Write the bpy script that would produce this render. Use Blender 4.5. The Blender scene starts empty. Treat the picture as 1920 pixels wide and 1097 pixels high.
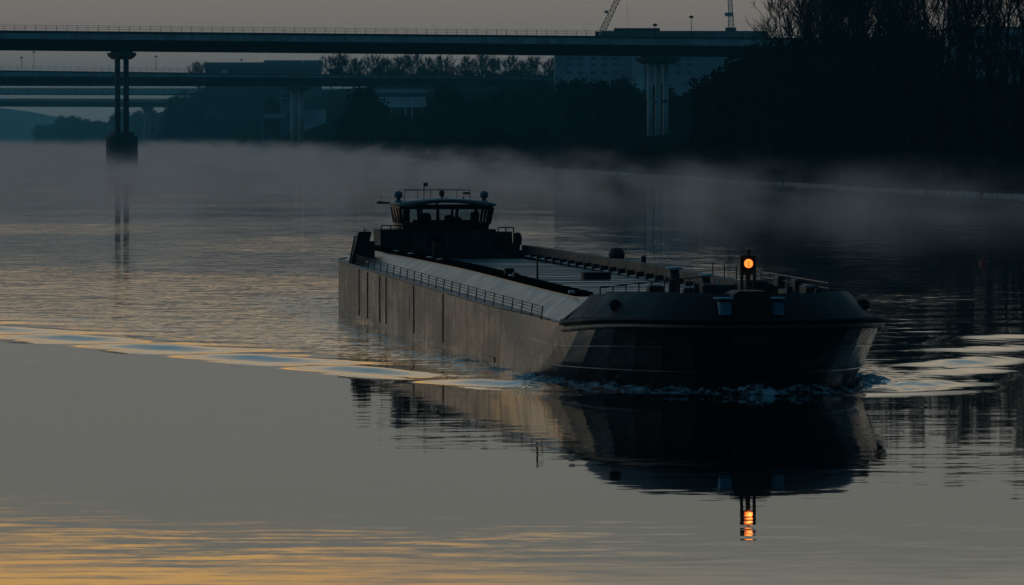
import bpy, math, random
import numpy as np
from mathutils import Vector, Matrix
R = math.radians
C = bpy.context.scene.collection
scene = bpy.context.scene
random.seed(7); rng = np.random.default_rng(7)

# ------------------------------------------------------------------ camera
F = 14000.0          # focal length in pixels of a 1920 wide frame
HC = 8.57            # eye height above the river
HOR = 250.0          # horizon row
cam = bpy.data.cameras.new('camera'); co = bpy.data.objects.new('camera', cam); C.objects.link(co)
cam.sensor_width = 36.0; cam.lens = 36.0 * F / 1920.0
cam.clip_start = 1.0; cam.clip_end = 40000.0
co.location = (0, 0, HC)
co.rotation_euler = (R(90) - math.atan((548.5 - HOR) / F), 0, 0)
scene.camera = co
scene.view_settings.view_transform = 'Standard'; scene.view_settings.look = 'None'
scene.view_settings.gamma = 1.0; scene.view_settings.exposure = 0.0
cy = scene.cycles
cy.use_denoising = True
cy.max_bounces = 6; cy.diffuse_bounces = 2; cy.glossy_bounces = 4; cy.transmission_bounces = 4
cy.transparent_max_bounces = 24; cy.volume_bounces = 0
cy.volume_step_rate = 1.0; cy.volume_max_steps = 256
cy.sample_clamp_indirect = 4.0
cy.caustics_reflective = False; cy.caustics_refractive = False

# ------------------------------------------------------------------ node helper
class NT:
    def __init__(s, nt): s.nt = nt; s.n = nt.nodes; s.l = nt.links
    def new(s, t, **k):
        nd = s.n.new(t)
        for a, b in k.items(): setattr(nd, a, b)
        return nd
    def put(s, sock, v):
        if isinstance(v, bpy.types.NodeSocket): s.l.new(v, sock)
        elif v is not None: sock.default_value = v
    def math(s, op, a, b=None, c=None, clamp=False):
        nd = s.new('ShaderNodeMath', operation=op, use_clamp=clamp)
        s.put(nd.inputs[0], a); s.put(nd.inputs[1], b); s.put(nd.inputs[2], c)
        return nd.outputs[0]
    def vmath(s, op, a, b=None, out=0):
        nd = s.new('ShaderNodeVectorMath', operation=op)
        s.put(nd.inputs[0], a); s.put(nd.inputs[1], b)
        return nd.outputs[out]
    def maprange(s, v, a, b, c=0.0, d=1.0, smooth=True):
        nd = s.new('ShaderNodeMapRange', interpolation_type='SMOOTHSTEP' if smooth else 'LINEAR')
        s.put(nd.inputs[0], v); s.put(nd.inputs[1], a); s.put(nd.inputs[2], b); s.put(nd.inputs[3], c); s.put(nd.inputs[4], d)
        return nd.outputs[0]
    def noise(s, vec, scale, detail=2.0, rough=.5, dist=0.0, color=False):
        nd = s.new('ShaderNodeTexNoise'); s.put(nd.inputs['Vector'], vec)
        nd.inputs['Scale'].default_value = scale; nd.inputs['Detail'].default_value = detail
        nd.inputs['Roughness'].default_value = rough; nd.inputs['Distortion'].default_value = dist
        return nd.outputs[1 if color else 0]
    def mix(s, f, a, b):
        nd = s.new('ShaderNodeMix', data_type='RGBA'); s.put(nd.inputs[0], f); s.put(nd.inputs[6], a); s.put(nd.inputs[7], b)
        return nd.outputs[2]
    def ramp(s, v, stops):
        nd = s.new('ShaderNodeValToRGB'); s.put(nd.inputs[0], v); e = nd.color_ramp.elements
        while len(e) < len(stops): e.new(0.5)
        for i, (p, c) in enumerate(stops): e[i].position = p; e[i].color = (*c, 1)
        return nd.outputs[0]
    def scale(s, vec, sx, sy, sz):
        return s.vmath('MULTIPLY', vec, (sx, sy, sz))

# ------------------------------------------------------------------ sky (world) and sun
w = bpy.data.worlds.new('World'); scene.world = w; w.use_nodes = True
nt = NT(w.node_tree); nt.n.clear()
out = nt.new('ShaderNodeOutputWorld'); bg = nt.new('ShaderNodeBackground'); nt.l.new(bg.outputs[0], out.inputs[0])
tc = nt.new('ShaderNodeTexCoord').outputs['Generated']
d = nt.vmath('NORMALIZE', tc)
sp = nt.new('ShaderNodeSeparateXYZ'); nt.l.new(d, sp.inputs[0]); dx, dy, dz = sp.outputs
el = nt.math('MAXIMUM', dz, 0.0)
se = nt.math('SQRT', el)
fwd = nt.ramp(se, [(0.0, (.19, .182, .178)), (.09, (.24, .203, .172)), (.132, (.225, .192, .166)), (.18, (.186, .182, .164)),
                   (.235, (.190, .186, .164)), (.26, (.34, .31, .25)), (.33, (.52, .43, .31)), (.39, (.30, .33, .32)), (.46, (.11, .25, .34)), (.6, (.05, .13, .20)), (.75, (.03, .08, .12)), (1.0, (.018, .05, .08))])
back = nt.ramp(se, [(0.0, (.006, .024, .036)), (.3, (.008, .036, .056)), (.7, (.014, .06, .095)), (1.0, (.018, .06, .095))])
az = nt.vmath('DOT_PRODUCT', d, Vector((-.7, .71, 0)).normalized(), out=1)
fm = nt.maprange(az, -.1, .62)
sky = nt.mix(fm, back, fwd)
# orange cloud bank a few degrees up, left of the river's axis
nv = nt.noise(nt.scale(d, 14, 14, 75), 1.0, 4, .6)
nv2 = nt.noise(nt.scale(d, 5, 5, 20), 1.0, 2, .5)
eoff = nt.math('ADD', el, nt.math('MULTIPLY', nt.math('SUBTRACT', nv, .5), .010))
eoff = nt.math('ADD', eoff, nt.math('MULTIPLY', dx, -.06))
band = nt.math('MULTIPLY', nt.maprange(eoff, .0545, .0650), nt.maprange(eoff, .088, .067))
azo = nt.maprange(dx, .035, -.03)
azl = nt.maprange(dx, -.62, -.30)
om = nt.math('MULTIPLY', nt.math('MULTIPLY', band, azo), nt.math('MULTIPLY', azl, nt.maprange(dy, 0.0, .3)))
sky = nt.mix(om, sky, (.76, .43, .14, 1))
# a physically based dusk sky underneath, sun just under the horizon
ns = nt.new('ShaderNodeTexSky', sky_type='NISHITA'); ns.sun_disc = False
ns.sun_elevation = R(1.0); ns.sun_rotation = R(-60); ns.air_density = 1.0; ns.dust_density = 2.0
nsc = nt.vmath('MULTIPLY', ns.outputs[0], (.004, .004, .004))
tot = nt.vmath('ADD', sky, nsc)
nt.l.new(tot, bg.inputs[0]); bg.inputs[1].default_value = 1.0

sl = bpy.data.lights.new('sun', 'SUN'); sl.energy = 0.04; sl.angle = R(14); sl.color = (1, .72, .5)
so = bpy.data.objects.new('sun', sl); C.objects.link(so)
so.rotation_euler = (R(90 - 5), 0, R(60 + 0))     # shines from the left and far side, very low
so.rotation_euler = Vector((-.866, .5, .09)).to_track_quat('Z', 'Y').to_euler()

# ------------------------------------------------------------------ materials
MATS = {}
def pmat(name, col, rough=.6, metal=0.0, var=0.25, scale=1.0, spec=.5, col2=None, bump=0.0, stretch=(1, 1, 1)):
    if name in MATS: return MATS[name]
    m = bpy.data.materials.new(name); m.use_nodes = True; MATS[name] = m
    n = NT(m.node_tree); b = n.n['Principled BSDF']
    tc = n.new('ShaderNodeTexCoord').outputs['Object']
    v = n.scale(tc, *stretch)
    f = n.noise(v, scale, 5, .6)
    c1 = tuple(c * (1 - var) for c in col); c2 = col2 or tuple(min(1, c * (1 + var)) for c in col)
    f2 = n.maprange(f, .35, .65)
    n.l.new(n.mix(f2, (*c1, 1), (*c2, 1)), b.inputs['Base Color'])
    n.l.new(n.maprange(f, .3, .7, rough * .85, min(1, rough * 1.15)), b.inputs['Roughness'])
    b.inputs['Metallic'].default_value = metal; b.inputs['Specular IOR Level'].default_value = spec
    if spec <= .1: b.inputs['IOR'].default_value = 1.0
    if bump:
        bp = n.new('ShaderNodeBump'); bp.inputs['Distance'].default_value = bump; bp.inputs['Strength'].default_value = .6
        n.l.new(f, bp.inputs['Height']); n.l.new(bp.outputs[0], b.inputs['Normal'])
    return m
def emat(name, col, s):
    m = bpy.data.materials.new(name); m.use_nodes = True
    b = m.node_tree.nodes['Principled BSDF']; b.inputs['Base Color'].default_value = (0, 0, 0, 1)
    b.inputs['Emission Color'].default_value = (*col, 1); b.inputs['Emission Strength'].default_value = s
    return m
M_dark = pmat('dark_paint', (.012, .014, .018), .45)
M_black = pmat('black_steel', (.006, .007, .009), .6)
M_grey = pmat('grey_paint', (.007, .013, .020), .6, scale=.8, spec=.14, var=.4)
M_blue = pmat('blue_paint', (.10, .28, .42), .5)
M_light = pmat('pale_paint', (.45, .5, .52), .45)
M_white = pmat('white_paint', (.7, .72, .72), .45)
M_rust = pmat('red_lead_paint', (.035, .016, .013), .6, scale=.7)
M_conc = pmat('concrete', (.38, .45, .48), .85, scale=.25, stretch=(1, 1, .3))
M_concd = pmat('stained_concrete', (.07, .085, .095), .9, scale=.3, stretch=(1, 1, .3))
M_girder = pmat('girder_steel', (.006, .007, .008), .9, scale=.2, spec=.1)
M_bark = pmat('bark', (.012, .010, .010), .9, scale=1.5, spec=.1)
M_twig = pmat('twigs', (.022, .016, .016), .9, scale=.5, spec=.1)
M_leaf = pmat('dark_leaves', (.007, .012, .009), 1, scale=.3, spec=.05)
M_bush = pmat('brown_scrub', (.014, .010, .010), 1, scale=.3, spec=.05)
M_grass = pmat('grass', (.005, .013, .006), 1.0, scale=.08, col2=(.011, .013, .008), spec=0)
M_glint = pmat('waterline_glint', (.30, .28, .27), .8, scale=.5)  # pale colour carries the reflected brightness of the water edge
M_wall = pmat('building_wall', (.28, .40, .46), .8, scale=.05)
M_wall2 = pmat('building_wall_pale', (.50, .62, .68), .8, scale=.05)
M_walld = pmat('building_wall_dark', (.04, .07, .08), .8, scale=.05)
M_win = pmat('window_glass', (.02, .03, .035), .15)
M_roof = pmat('roof_sheet', (.12, .20, .24), .7, scale=.05)
M_red = pmat('red_paint', (.25, .03, .02), .5)

# hull paint: dark and glossy, weathered with vertical streaks
def hull_material():
    m = bpy.data.materials.new('hull_paint'); m.use_nodes = True
    n = NT(m.node_tree); b = n.n['Principled BSDF']
    tc = n.new('ShaderNodeTexCoord').outputs['Object']
    st = n.noise(n.scale(tc, 1.1, 1.1, .10), 1.0, 5, .65)
    blot = n.noise(n.scale(tc, .12, .12, .5), 1.0, 4, .6)
    dark = n.maprange(st, .44, .64)
    n.l.new(n.mix(dark, (.022, .021, .021, 1), (.013, .012, .012, 1)), b.inputs['Base Color'])
    r = n.math('ADD', n.maprange(st, .45, .7, .22, .34), n.maprange(blot, .4, .65, 0, .12))
    n.l.new(r, b.inputs['Roughness'])
    b.inputs['Specular IOR Level'].default_value = .5
    bp = n.new('ShaderNodeBump'); bp.inputs['Distance'].default_value = .02; bp.inputs['Strength'].default_value = .08
    n.l.new(n.noise(n.scale(tc, .55, .55, .3), 1.0, 2, .5), bp.inputs['Height']); n.l.new(bp.outputs[0], b.inputs['Normal'])
    return m
M_hull = hull_material()

# wet steel hatch covers
def hatch_material():
    m = bpy.data.materials.new('wet_hatch'); m.use_nodes = True
    n = NT(m.node_tree); b = n.n['Principled BSDF']
    tc = n.new('ShaderNodeTexCoord').outputs['Object']
    f = n.noise(n.scale(tc, .5, .12, 1), 1.0, 5, .6)
    n.l.new(n.mix(f, (.12, .14, .16, 1), (.24, .27, .29, 1)), b.inputs['Base Color'])
    n.l.new(n.maprange(f, .35, .65, .28, .5), b.inputs['Roughness'])
    g = n.noise(n.scale(tc, 1.6, .25, 1), 1.0, 3, .6, color=True)
    v = n.vmath('MULTIPLY', n.vmath('SUBTRACT', g, (.5, .5, .5)), (.10, .03, 0))
    nn = n.vmath('NORMALIZE', n.vmath('ADD', v, (0, 0, 1)))
    tr = n.new('ShaderNodeVectorTransform', vector_type='NORMAL', convert_from='OBJECT', convert_to='WORLD')
    n.l.new(nn, tr.inputs[0]); n.l.new(tr.outputs[0], b.inputs['Normal'])
    return m
M_hatch = hatch_material()

# ------------------------------------------------------------------ mesh builder
class MB:
    def __init__(s): s.v = []; s.f = []
    def box(s, x0, x1, y0, y1, z0, z1, M=None):
        c = [(x, y, z) for z in (z0, z1) for y in (y0, y1) for x in (x0, x1)]
        if M: c = [tuple(M @ Vector(p)) for p in c]
        i = len(s.v); s.v += c
        for f in ((0, 2, 3, 1), (4, 5, 7, 6), (0, 1, 5, 4), (2, 6, 7, 3), (0, 4, 6, 2), (1, 3, 7, 5)): s.f.append(tuple(i + k for k in f))
        return s
    def cyl(s, p0, p1, r0, r1=None, n=8, cap=True):
        r1 = r0 if r1 is None else r1
        p0 = Vector(p0); p1 = Vector(p1); a = (p1 - p0)
        if a.length < 1e-6: return s
        a.normalize(); u = a.orthogonal().normalized(); v = a.cross(u)
        i = len(s.v)
        for p, r in ((p0, r0), (p1, r1)):
            for k in range(n):
                t = 2 * math.pi * k / n; q = p + u * (r * math.cos(t)) + v * (r * math.sin(t)); s.v.append(tuple(q))
        for k in range(n): s.f.append((i + k, i + (k + 1) % n, i + n + (k + 1) % n, i + n + k))
        if cap: s.f.append(tuple(i + k for k in reversed(range(n)))); s.f.append(tuple(i + n + k for k in range(n)))
        return s
    def rings(s, rs, close=True, caps=False):
        i = len(s.v); n = len(rs[0])
        for r in rs: s.v += [tuple(p) for p in r]
        for a in range(len(rs) - 1):
            for k in range(n if close else n - 1):
                s.f.append((i + a * n + k, i + a * n + (k + 1) % n, i + (a + 1) * n + (k + 1) % n, i + (a + 1) * n + k))
        if caps:
            s.f.append(tuple(i + k for k in reversed(range(n)))); s.f.append(tuple(i + (len(rs) - 1) * n + k for k in range(n)))
        return s
    def lathe(s, prof, n=16, at=(0, 0, 0)):
        return s.rings([[(at[0] + r * math.cos(2 * math.pi * k / n), at[1] + r * math.sin(2 * math.pi * k / n), at[2] + z) for k in range(n)] for r, z in prof], True, True)
    def poly(s, pts): i = len(s.v); s.v += [tuple(p) for p in pts]; s.f.append(tuple(range(i, i + len(pts)))); return s
    def prism(s, pts, z0, z1):
        return s.rings([[(x, y, z0) for x, y in pts], [(x, y, z1) for x, y in pts]], True, True)
    def tube(s, pts, r, n=6):
        for a, b in zip(pts[:-1], pts[1:]): s.cyl(a, b, r, r, n)
        return s
    def mesh(s, name):
        me = bpy.data.meshes.new(name); me.from_pydata(s.v, [], s.f); me.update(); return me
    def build(s, name, mat, parent=None, smooth=False):
        me = s.mesh(name); me.materials.append(mat)
        if smooth:
            for p in me.polygons: p.use_smooth = True
        o = bpy.data.objects.new(name, me); C.objects.link(o); o.parent = parent
        return o
def tag(o, label=None, cat=None, group=None, kind=None):
    if label: o['label'] = label
    if cat: o['category'] = cat
    if group: o['group'] = group
    if kind: o['kind'] = kind
    return o
def thing(name, loc, label, cat, group=None, rz=0.0):
    o = bpy.data.objects.new(name, None); C.objects.link(o); o.location = loc; o.rotation_euler = (0, 0, rz)
    o.empty_display_size = .5
    return tag(o, label, cat, group)
def copy_tree(o, parent=None):
    c = o.copy(); C.objects.link(c); c.parent = parent
    for ch in list(o.children): copy_tree(ch, c)
    return c
def WX(px, dist): return (px - 960.0) * dist / F          # world X of an image column at a distance
def WZ(py, dist): return HC - (py - HOR) * dist / F       # height of an image row at a distance

# ------------------------------------------------------------------ river and land outlines
BANK = np.array([(-200, 170), (600, 103), (983, 67.5), (1263, 42), (1500, 25.7), (2000, -8.6), (2857, -65), (4615, -185), (5600, -275), (6665, -430), (7500, -440), (12000, -440)], float)
def bankx(y): return float(np.interp(y, BANK[:, 0], BANK[:, 1]))
def sm(a, b, x):
    t = np.clip((x - a) / (b - a), 0, 1); return t * t * (3 - 2 * t)
def landz(x, y):
    u = x - bankx(y)
    z = -0.6 + 1.4 * sm(0, 3, u) + 4.6 * sm(2, 24, u) + 3.4 * sm(24, 60, u)
    z += 22 * sm(10, 110, u) * sm(2900, 3500, y) * (1 - sm(6000, 6700, y))
    z += 8 * sm(4000, 4600, y) * sm(10, 60, u) * (1 - sm(6000, 6500, y))
    return float(z)

# ------------------------------------------------------------------ barge frame: local +x runs forward, +y to port
BX0, BY0 = 6.6, 259.5
AX = Vector((.0962, -.9954, 0)); AY = Vector((.9954, .0962, 0))
def to_local(X, Y): return (X - BX0) * AX.x + (Y - BY0) * AX.y, (X - BX0) * AY.x + (Y - BY0) * AY.y

# ------------------------------------------------------------------ water
def wave_height(X, Y):
    xl = (X - BX0) * AX.x + (Y - BY0) * AX.y; off = (X - BX0) * AY.x + (Y - BY0) * AY.y
    s = 14.0 - xl; t = np.abs(off)
    sc = np.clip(s, 0, None)
    tc_ = 4.6 + .205 * sc + 1.2 * (1 - np.exp(-sc / 6))
    wd = 1.15 + .016 * sc
    env = np.exp(-((t - tc_) / wd) ** 2) * sm(-2, 7, s) * (1 - .5 * sm(60, 130, s))
    k = 2 * math.pi / 10.5
    ph = k * (-math.cos(R(35.3)) * s + math.sin(R(35.3)) * t)
    side = np.where(off > 0, .95 * (1 - .85 * sm(48, 84, s)) * (.72 + .28 * np.sin(s * .21 + 1)), 1.0)
    ph0 = .9 * np.sin(s * .10 + 1) + .5 * np.sin(s * .23 + t * .3)
    ph = ph + np.where(off > 0, 1.2 + ph0, 2.4 + .35 * np.sin(s * .06))
    z = .125 * env * side * (np.cos(ph) + .25 * np.cos(2 * ph))
    # secondary inner train
    z = z * (1 + np.where(off > 0, .10, .03) * np.sin(1.9 * s + 2.3 * t))
    env2 = np.exp(-((t - tc_ * .82) / (wd * .8)) ** 2) * sm(14, 30, s)
    z += np.where(off > 0, .008, .022) * env2 * np.cos(1.7 * ph + 1.0)
    # cushion of water pushed ahead of the bow
    rr = np.sqrt((np.clip(np.abs(xl - 5.5) - 4, 0, None)) ** 2 + (t * .95) ** 2)
    z += .05 * np.exp(-((rr - 6.3) / 1.3) ** 2) * sm(0, 6, xl)
    return z
def smooth_noise(shape, cells, seed):
    r = np.random.default_rng(seed); g = r.normal(size=(cells[0] + 2, cells[1] + 2))
    a = np.linspace(0, cells[0], shape[0]); b = np.linspace(0, cells[1], shape[1])
    ia = a.astype(int); ib = b.astype(int); fa = (a - ia)[:, None]; fb = (b - ib)[None, :]
    fa = fa * fa * (3 - 2 * fa); fb = fb * fb * (3 - 2 * fb)
    return (g[ia][:, ib] * (1 - fa) * (1 - fb) + g[ia + 1][:, ib] * fa * (1 - fb) + g[ia][:, ib + 1] * (1 - fa) * fb + g[ia + 1][:, ib + 1] * fa * fb)
def make_water():
    xs = np.concatenate([np.arange(-48, -30, .6), np.arange(-30, 34, .25), np.arange(34, 52.1, .6)])
    ys = np.concatenate([np.arange(130, 225, 1.0), np.arange(225, 345, .3), np.arange(345, 430.1, .8)])
    X, Y = np.meshgrid(xs, ys)
    z = wave_height(X, Y)
    xl = (X - BX0) * AX.x + (Y - BY0) * AX.y; t = np.abs((X - BX0) * AY.x + (Y - BY0) * AY.y)
    s = 12.5 - xl; inside = (1 - sm(-4, -1, t - (5.0 + .2 * np.clip(s, 0, None)))) * sm(0, 8, s)
    n1 = smooth_noise(X.shape, (220, 190), 1); n2 = smooth_noise(X.shape, (470, 300), 2)
    z += inside * (.007 * n1 + .004 * n2) * sm(430, 320, Y) * np.where((X - BX0) * AY.x + (Y - BY0) * AY.y > 0, .35, 1.0)
    near = np.exp(-((t - 5.6) / 1.2) ** 2) * sm(-1, 6, s) * (1 - sm(30, 70, s))
    z += near * (.03 * n1 + .022 * n2)
    edge = sm(xs[0], xs[0] + 8, X) * sm(xs[-1], xs[-1] - 8, X) * sm(130, 150, Y) * sm(430, 400, Y)
    z = z * edge
    nx, ny = len(xs), len(ys)
    co_ = np.stack([X, Y, z], -1).reshape(-1, 3)
    i = np.arange(ny - 1)[:, None] * nx + np.arange(nx - 1)[None, :]
    q = np.stack([i, i + 1, i + nx + 1, i + nx], -1).reshape(-1, 4)
    # surrounding sheet, 8 quads
    gx = [-3500, xs[0], xs[-1], 3500]; gy = [-120, 130, 430, 12500]
    nv = len(co_); extra = []; eq = []
    for a in range(4):
        for b in range(4): extra.append((gx[b], gy[a] if a not in (1, 2) else (ys[0] if a == 1 else ys[-1]), 0))
    for a in range(3):
        for b in range(3):
            if a == 1 and b == 1: continue
            k = nv + a * 4 + b; eq.append((k, k + 1, k + 5, k + 4))
    V = np.concatenate([co_, np.array(extra, float)]); Q = np.concatenate([q, np.array(eq)])
    me = bpy.data.meshes.new('river_water')
    me.vertices.add(len(V)); me.vertices.foreach_set('co', V.ravel())
    me.loops.add(len(Q) * 4); me.loops.foreach_set('vertex_index', Q.ravel().astype(np.int32))
    me.polygons.add(len(Q)); me.polygons.foreach_set('loop_start', np.arange(len(Q), dtype=np.int32) * 4)
    me.polygons.foreach_set('use_smooth', np.ones(len(Q), bool))
    me.update(calc_edges=True)
    m = bpy.data.materials.new('river_water'); m.use_nodes = True; n = NT(m.node_tree); b = n.n['Principled BSDF']
    b.inputs['Base Color'].default_value = (.004, .009, .012, 1); b.inputs['IOR'].default_value = 1.333
    geo = n.new('ShaderNodeNewGeometry'); P = geo.outputs['Position']
    sp = n.new('ShaderNodeSeparateXYZ'); n.l.new(P, sp.inputs[0]); PX, PY = sp.outputs[0], sp.outputs[1]
    # position along and across the barge's track
    ux = n.math('SUBTRACT', PX, BX0); uy = n.math('SUBTRACT', PY, BY0)
    xl = n.math('ADD', n.math('MULTIPLY', ux, AX.x), n.math('MULTIPLY', uy, AX.y))
    tt = n.math('ABSOLUTE', n.math('ADD', n.math('MULTIPLY', ux, AY.x), n.math('MULTIPLY', uy, AY.y)))
    s = n.math('SUBTRACT', 12.5, xl)
    dcr = n.math('SUBTRACT', tt, n.math('ADD', 4.6, n.math('MULTIPLY', n.math('MAXIMUM', s, 0.0), .20)))
    wake = n.math('MULTIPLY', n.maprange(dcr, -1.0, -5), n.maprange(s, 0, 10))
    wake = n.math('MULTIPLY', wake, n.maprange(PY, 560, 340, 0, 1.0))
    patch = n.maprange(n.noise(n.scale(P, .035, .012, 0), 1.0, 3, .5), .35, .68)
    port = n.maprange(PX, 0, 11, 1.0, .18)
    far = n.math('MULTIPLY', port, n.math('MULTIPLY', n.maprange(PY, 350, 430), n.maprange(PY, 780, 690)))
    a_far = n.math('MULTIPLY', far, n.maprange(patch, 0, 1, .012, .033))
    a_calm = n.maprange(n.noise(n.scale(P, .05, .03, 0), 1.0, 2, .5), .4, .78, .0030, .0145)
    a_wake = n.math('MULTIPLY', n.math('MULTIPLY', wake, port), n.maprange(patch, 0, 1, .008, .019, False))
    a_near = n.math('MULTIPLY', n.math('MULTIPLY', n.maprange(dcr, -.5, -5.5), n.math('MULTIPLY', n.maprange(s, 8, 30), n.maprange(s, 230, 110))), n.math('MULTIPLY', port, .085))
    a_hull = n.math('MULTIPLY', n.math('MULTIPLY', n.maprange(tt, 9.5, 6.2), n.math('MULTIPLY', n.maprange(s, 6, 22), n.maprange(s, 190, 110))), .13)
    amp = n.math('ADD', n.math('ADD', n.math('ADD', a_far, a_hull), a_calm), n.math('ADD', a_wake, a_near))
    n1 = n.noise(n.scale(P, .5, 1.15, 1), 1.0, 3, .55, color=True)
    n2 = n.noise(n.scale(P, 2.6, 3.2, 1), 1.0, 3, .6, color=True)
    c1 = n.vmath('SUBTRACT', n1, (.5, .5, .5)); c2 = n.vmath('SUBTRACT', n2, (.5, .5, .5))
    sc2 = n.new('ShaderNodeVectorMath', operation='SCALE'); n.l.new(c2, sc2.inputs[0]); n.l.new(n.maprange(amp, .008, .04, .35, 1.3), sc2.inputs[3])
    sm_ = n.vmath('ADD', c1, sc2.outputs[0])
    sc1 = n.new('ShaderNodeVectorMath', operation='SCALE'); n.l.new(sm_, sc1.inputs[0]); n.l.new(n.math('MULTIPLY', amp, 2.6), sc1.inputs[3])
    flat = n.vmath('MULTIPLY', sc1.outputs[0], (.6, 1, 0))
    nn = n.vmath('NORMALIZE', n.vmath('ADD', geo.outputs['Normal'], flat))
    n.l.new(nn, b.inputs['Normal'])
    n.l.new(n.math('ADD', n.maprange(PY, 450, 1100, .012, .045), n.math('MULTIPLY', n.math('MINIMUM', amp, .05), .9)), b.inputs['Roughness'])
    me.materials.append(m)
    o = bpy.data.objects.new('river_water', me); C.objects.link(o); tag(o, kind='structure')
make_water()

# ------------------------------------------------------------------ land
def make_land():
    ys = np.concatenate([np.arange(300, 2000, 25), np.arange(2000, 6800, 80), np.arange(6800, 12001, 400)])
    us = np.array([-2, 0, 1, 2, 3.5, 6, 9, 13, 18, 24, 32, 42, 55, 70, 90, 115, 150, 220, 400, 900, 2500])
    mb = MB(); rows = []
    for y in ys:
        bx = bankx(y) + 1.2 * math.sin(y / 31.0) + .7 * math.sin(y / 9.3)
        r = []
        for u in us:
            z = -.9 if u < 0 else landz(bankx(y) + u, y)
            if u > 3: z += .25 * math.sin(u * 1.7 + y * .06) + .2 * math.sin(y * .21 + u)
            r.append((bx + u, y, z))
        rows.append(r)
    mb.rings(rows, close=False)
    tag(mb.build('ground', M_grass, None, True), kind='structure')
    # pale lumps modelled in place of the bright reflection at the water edge
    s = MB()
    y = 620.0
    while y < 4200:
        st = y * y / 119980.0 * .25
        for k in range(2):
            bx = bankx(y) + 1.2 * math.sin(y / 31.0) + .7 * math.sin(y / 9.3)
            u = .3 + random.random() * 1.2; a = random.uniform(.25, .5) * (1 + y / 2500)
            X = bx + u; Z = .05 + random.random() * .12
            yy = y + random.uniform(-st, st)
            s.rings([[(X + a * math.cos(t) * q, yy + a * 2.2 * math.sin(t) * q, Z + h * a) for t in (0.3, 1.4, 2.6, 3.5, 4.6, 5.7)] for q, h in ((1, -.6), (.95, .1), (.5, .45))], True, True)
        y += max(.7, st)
    o = s.build('waterline_glints', M_glint); tag(o, 'pale lumps standing in for the bright reflection along the water edge of the right bank', 'waterline glint', kind='stuff')
    # far hills closing the valley
    h = MB(); rows = []
    for j, v in enumerate(np.linspace(0, 1, 10)):
        r = []
        for X in np.linspace(-3400, 3400, 140):
            top = 26 + 34 * sm(-560, -900, X) + 10 * math.sin(X / 170.0) + 5 * math.sin(X / 47.0 + 1)
            top = top * (1 - sm(-640, -545, X) * (1 - sm(-300, 200, X))) + 2
            r.append((X, 9400 + 1500 * v, max(-.5, top * math.sin(math.pi * min(1, v * 1.0)) - .5)))
        rows.append(r)
    h.rings(rows, close=False)
    tag(h.build('hills', pmat('far_woods', (.02, .03, .025), .95, scale=.01), None, True), kind='structure')
make_land()

# ------------------------------------------------------------------ trees
def bare_tree_proto(h, seed, spread=.28, base=.22, prim=26, sec=6, tw=6, up=.9, tk=1.0):
    r = random.Random(seed); tr = MB(); cr = MB()
    pts = [Vector((0, 0, -.5))]
    for i in range(1, 11):
        p = pts[-1].copy(); p.z = h * i / 10 * .96; p.x += r.uniform(-1, 1) * .018 * h; p.y += r.uniform(-1, 1) * .018 * h; pts.append(p)
    r0 = h * .013
    def rad(t): return max(.03, r0 * (1 - t) ** .9 + .02)
    for i in range(10): tr.cyl(pts[i], pts[i + 1], rad(i / 10), rad((i + 1) / 10), 7, False)
    def at(t):
        a = t * 10; i = min(9, int(a)); return pts[i].lerp(pts[i + 1], a - i)
    for k in range(prim):
        t = base + (1 - base) * (k + r.random()) / prim
        ang = r.uniform(0, 6.283); p = at(t)
        L = h * spread * (1.15 - .75 * abs(t - .45) / .55) * r.uniform(.65, 1.2)
        dirv = Vector((math.cos(ang), math.sin(ang), r.uniform(.7, 1.5) * up)).normalized()
        seg = 4; q = p.copy(); br = rad(t) * .5; path = [q.copy()]
        for j in range(seg):
            dirv = (dirv + Vector((r.uniform(-.2, .2), r.uniform(-.2, .2), .16))).normalized()
            n = q + dirv * (L / seg); (tr if j == 0 else cr).cyl(q, n, br * (1 - j / seg * .8), br * (1 - (j + 1) / seg * .8), 4, False); q = n; path.append(q.copy())
        for s_ in range(sec):
            u = r.uniform(.2, 1.0) * seg; i = min(seg - 1, int(u)); a = path[i].lerp(path[i + 1], u - i)
            dv = (dirv + Vector((r.uniform(-.9, .9), r.uniform(-.9, .9), r.uniform(-.1, .8)))).normalized()
            l2 = L * r.uniform(.25, .5); b = a + dv * l2; cr.cyl(a, b, .035 * tk, .022 * tk, 3, False)
            for w_ in range(tw):
                c = a.lerp(b, r.uniform(.2, 1)); dd = (dv + Vector((r.uniform(-.8, .8), r.uniform(-.8, .8), r.uniform(-.2, .9)))).normalized()
                e = c + dd * l2 * r.uniform(.3, .7); cr.cyl(c, e, .022 * tk, .012 * tk, 3, False)
    return tr.mesh('trunk'), cr.mesh('crown')
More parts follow.
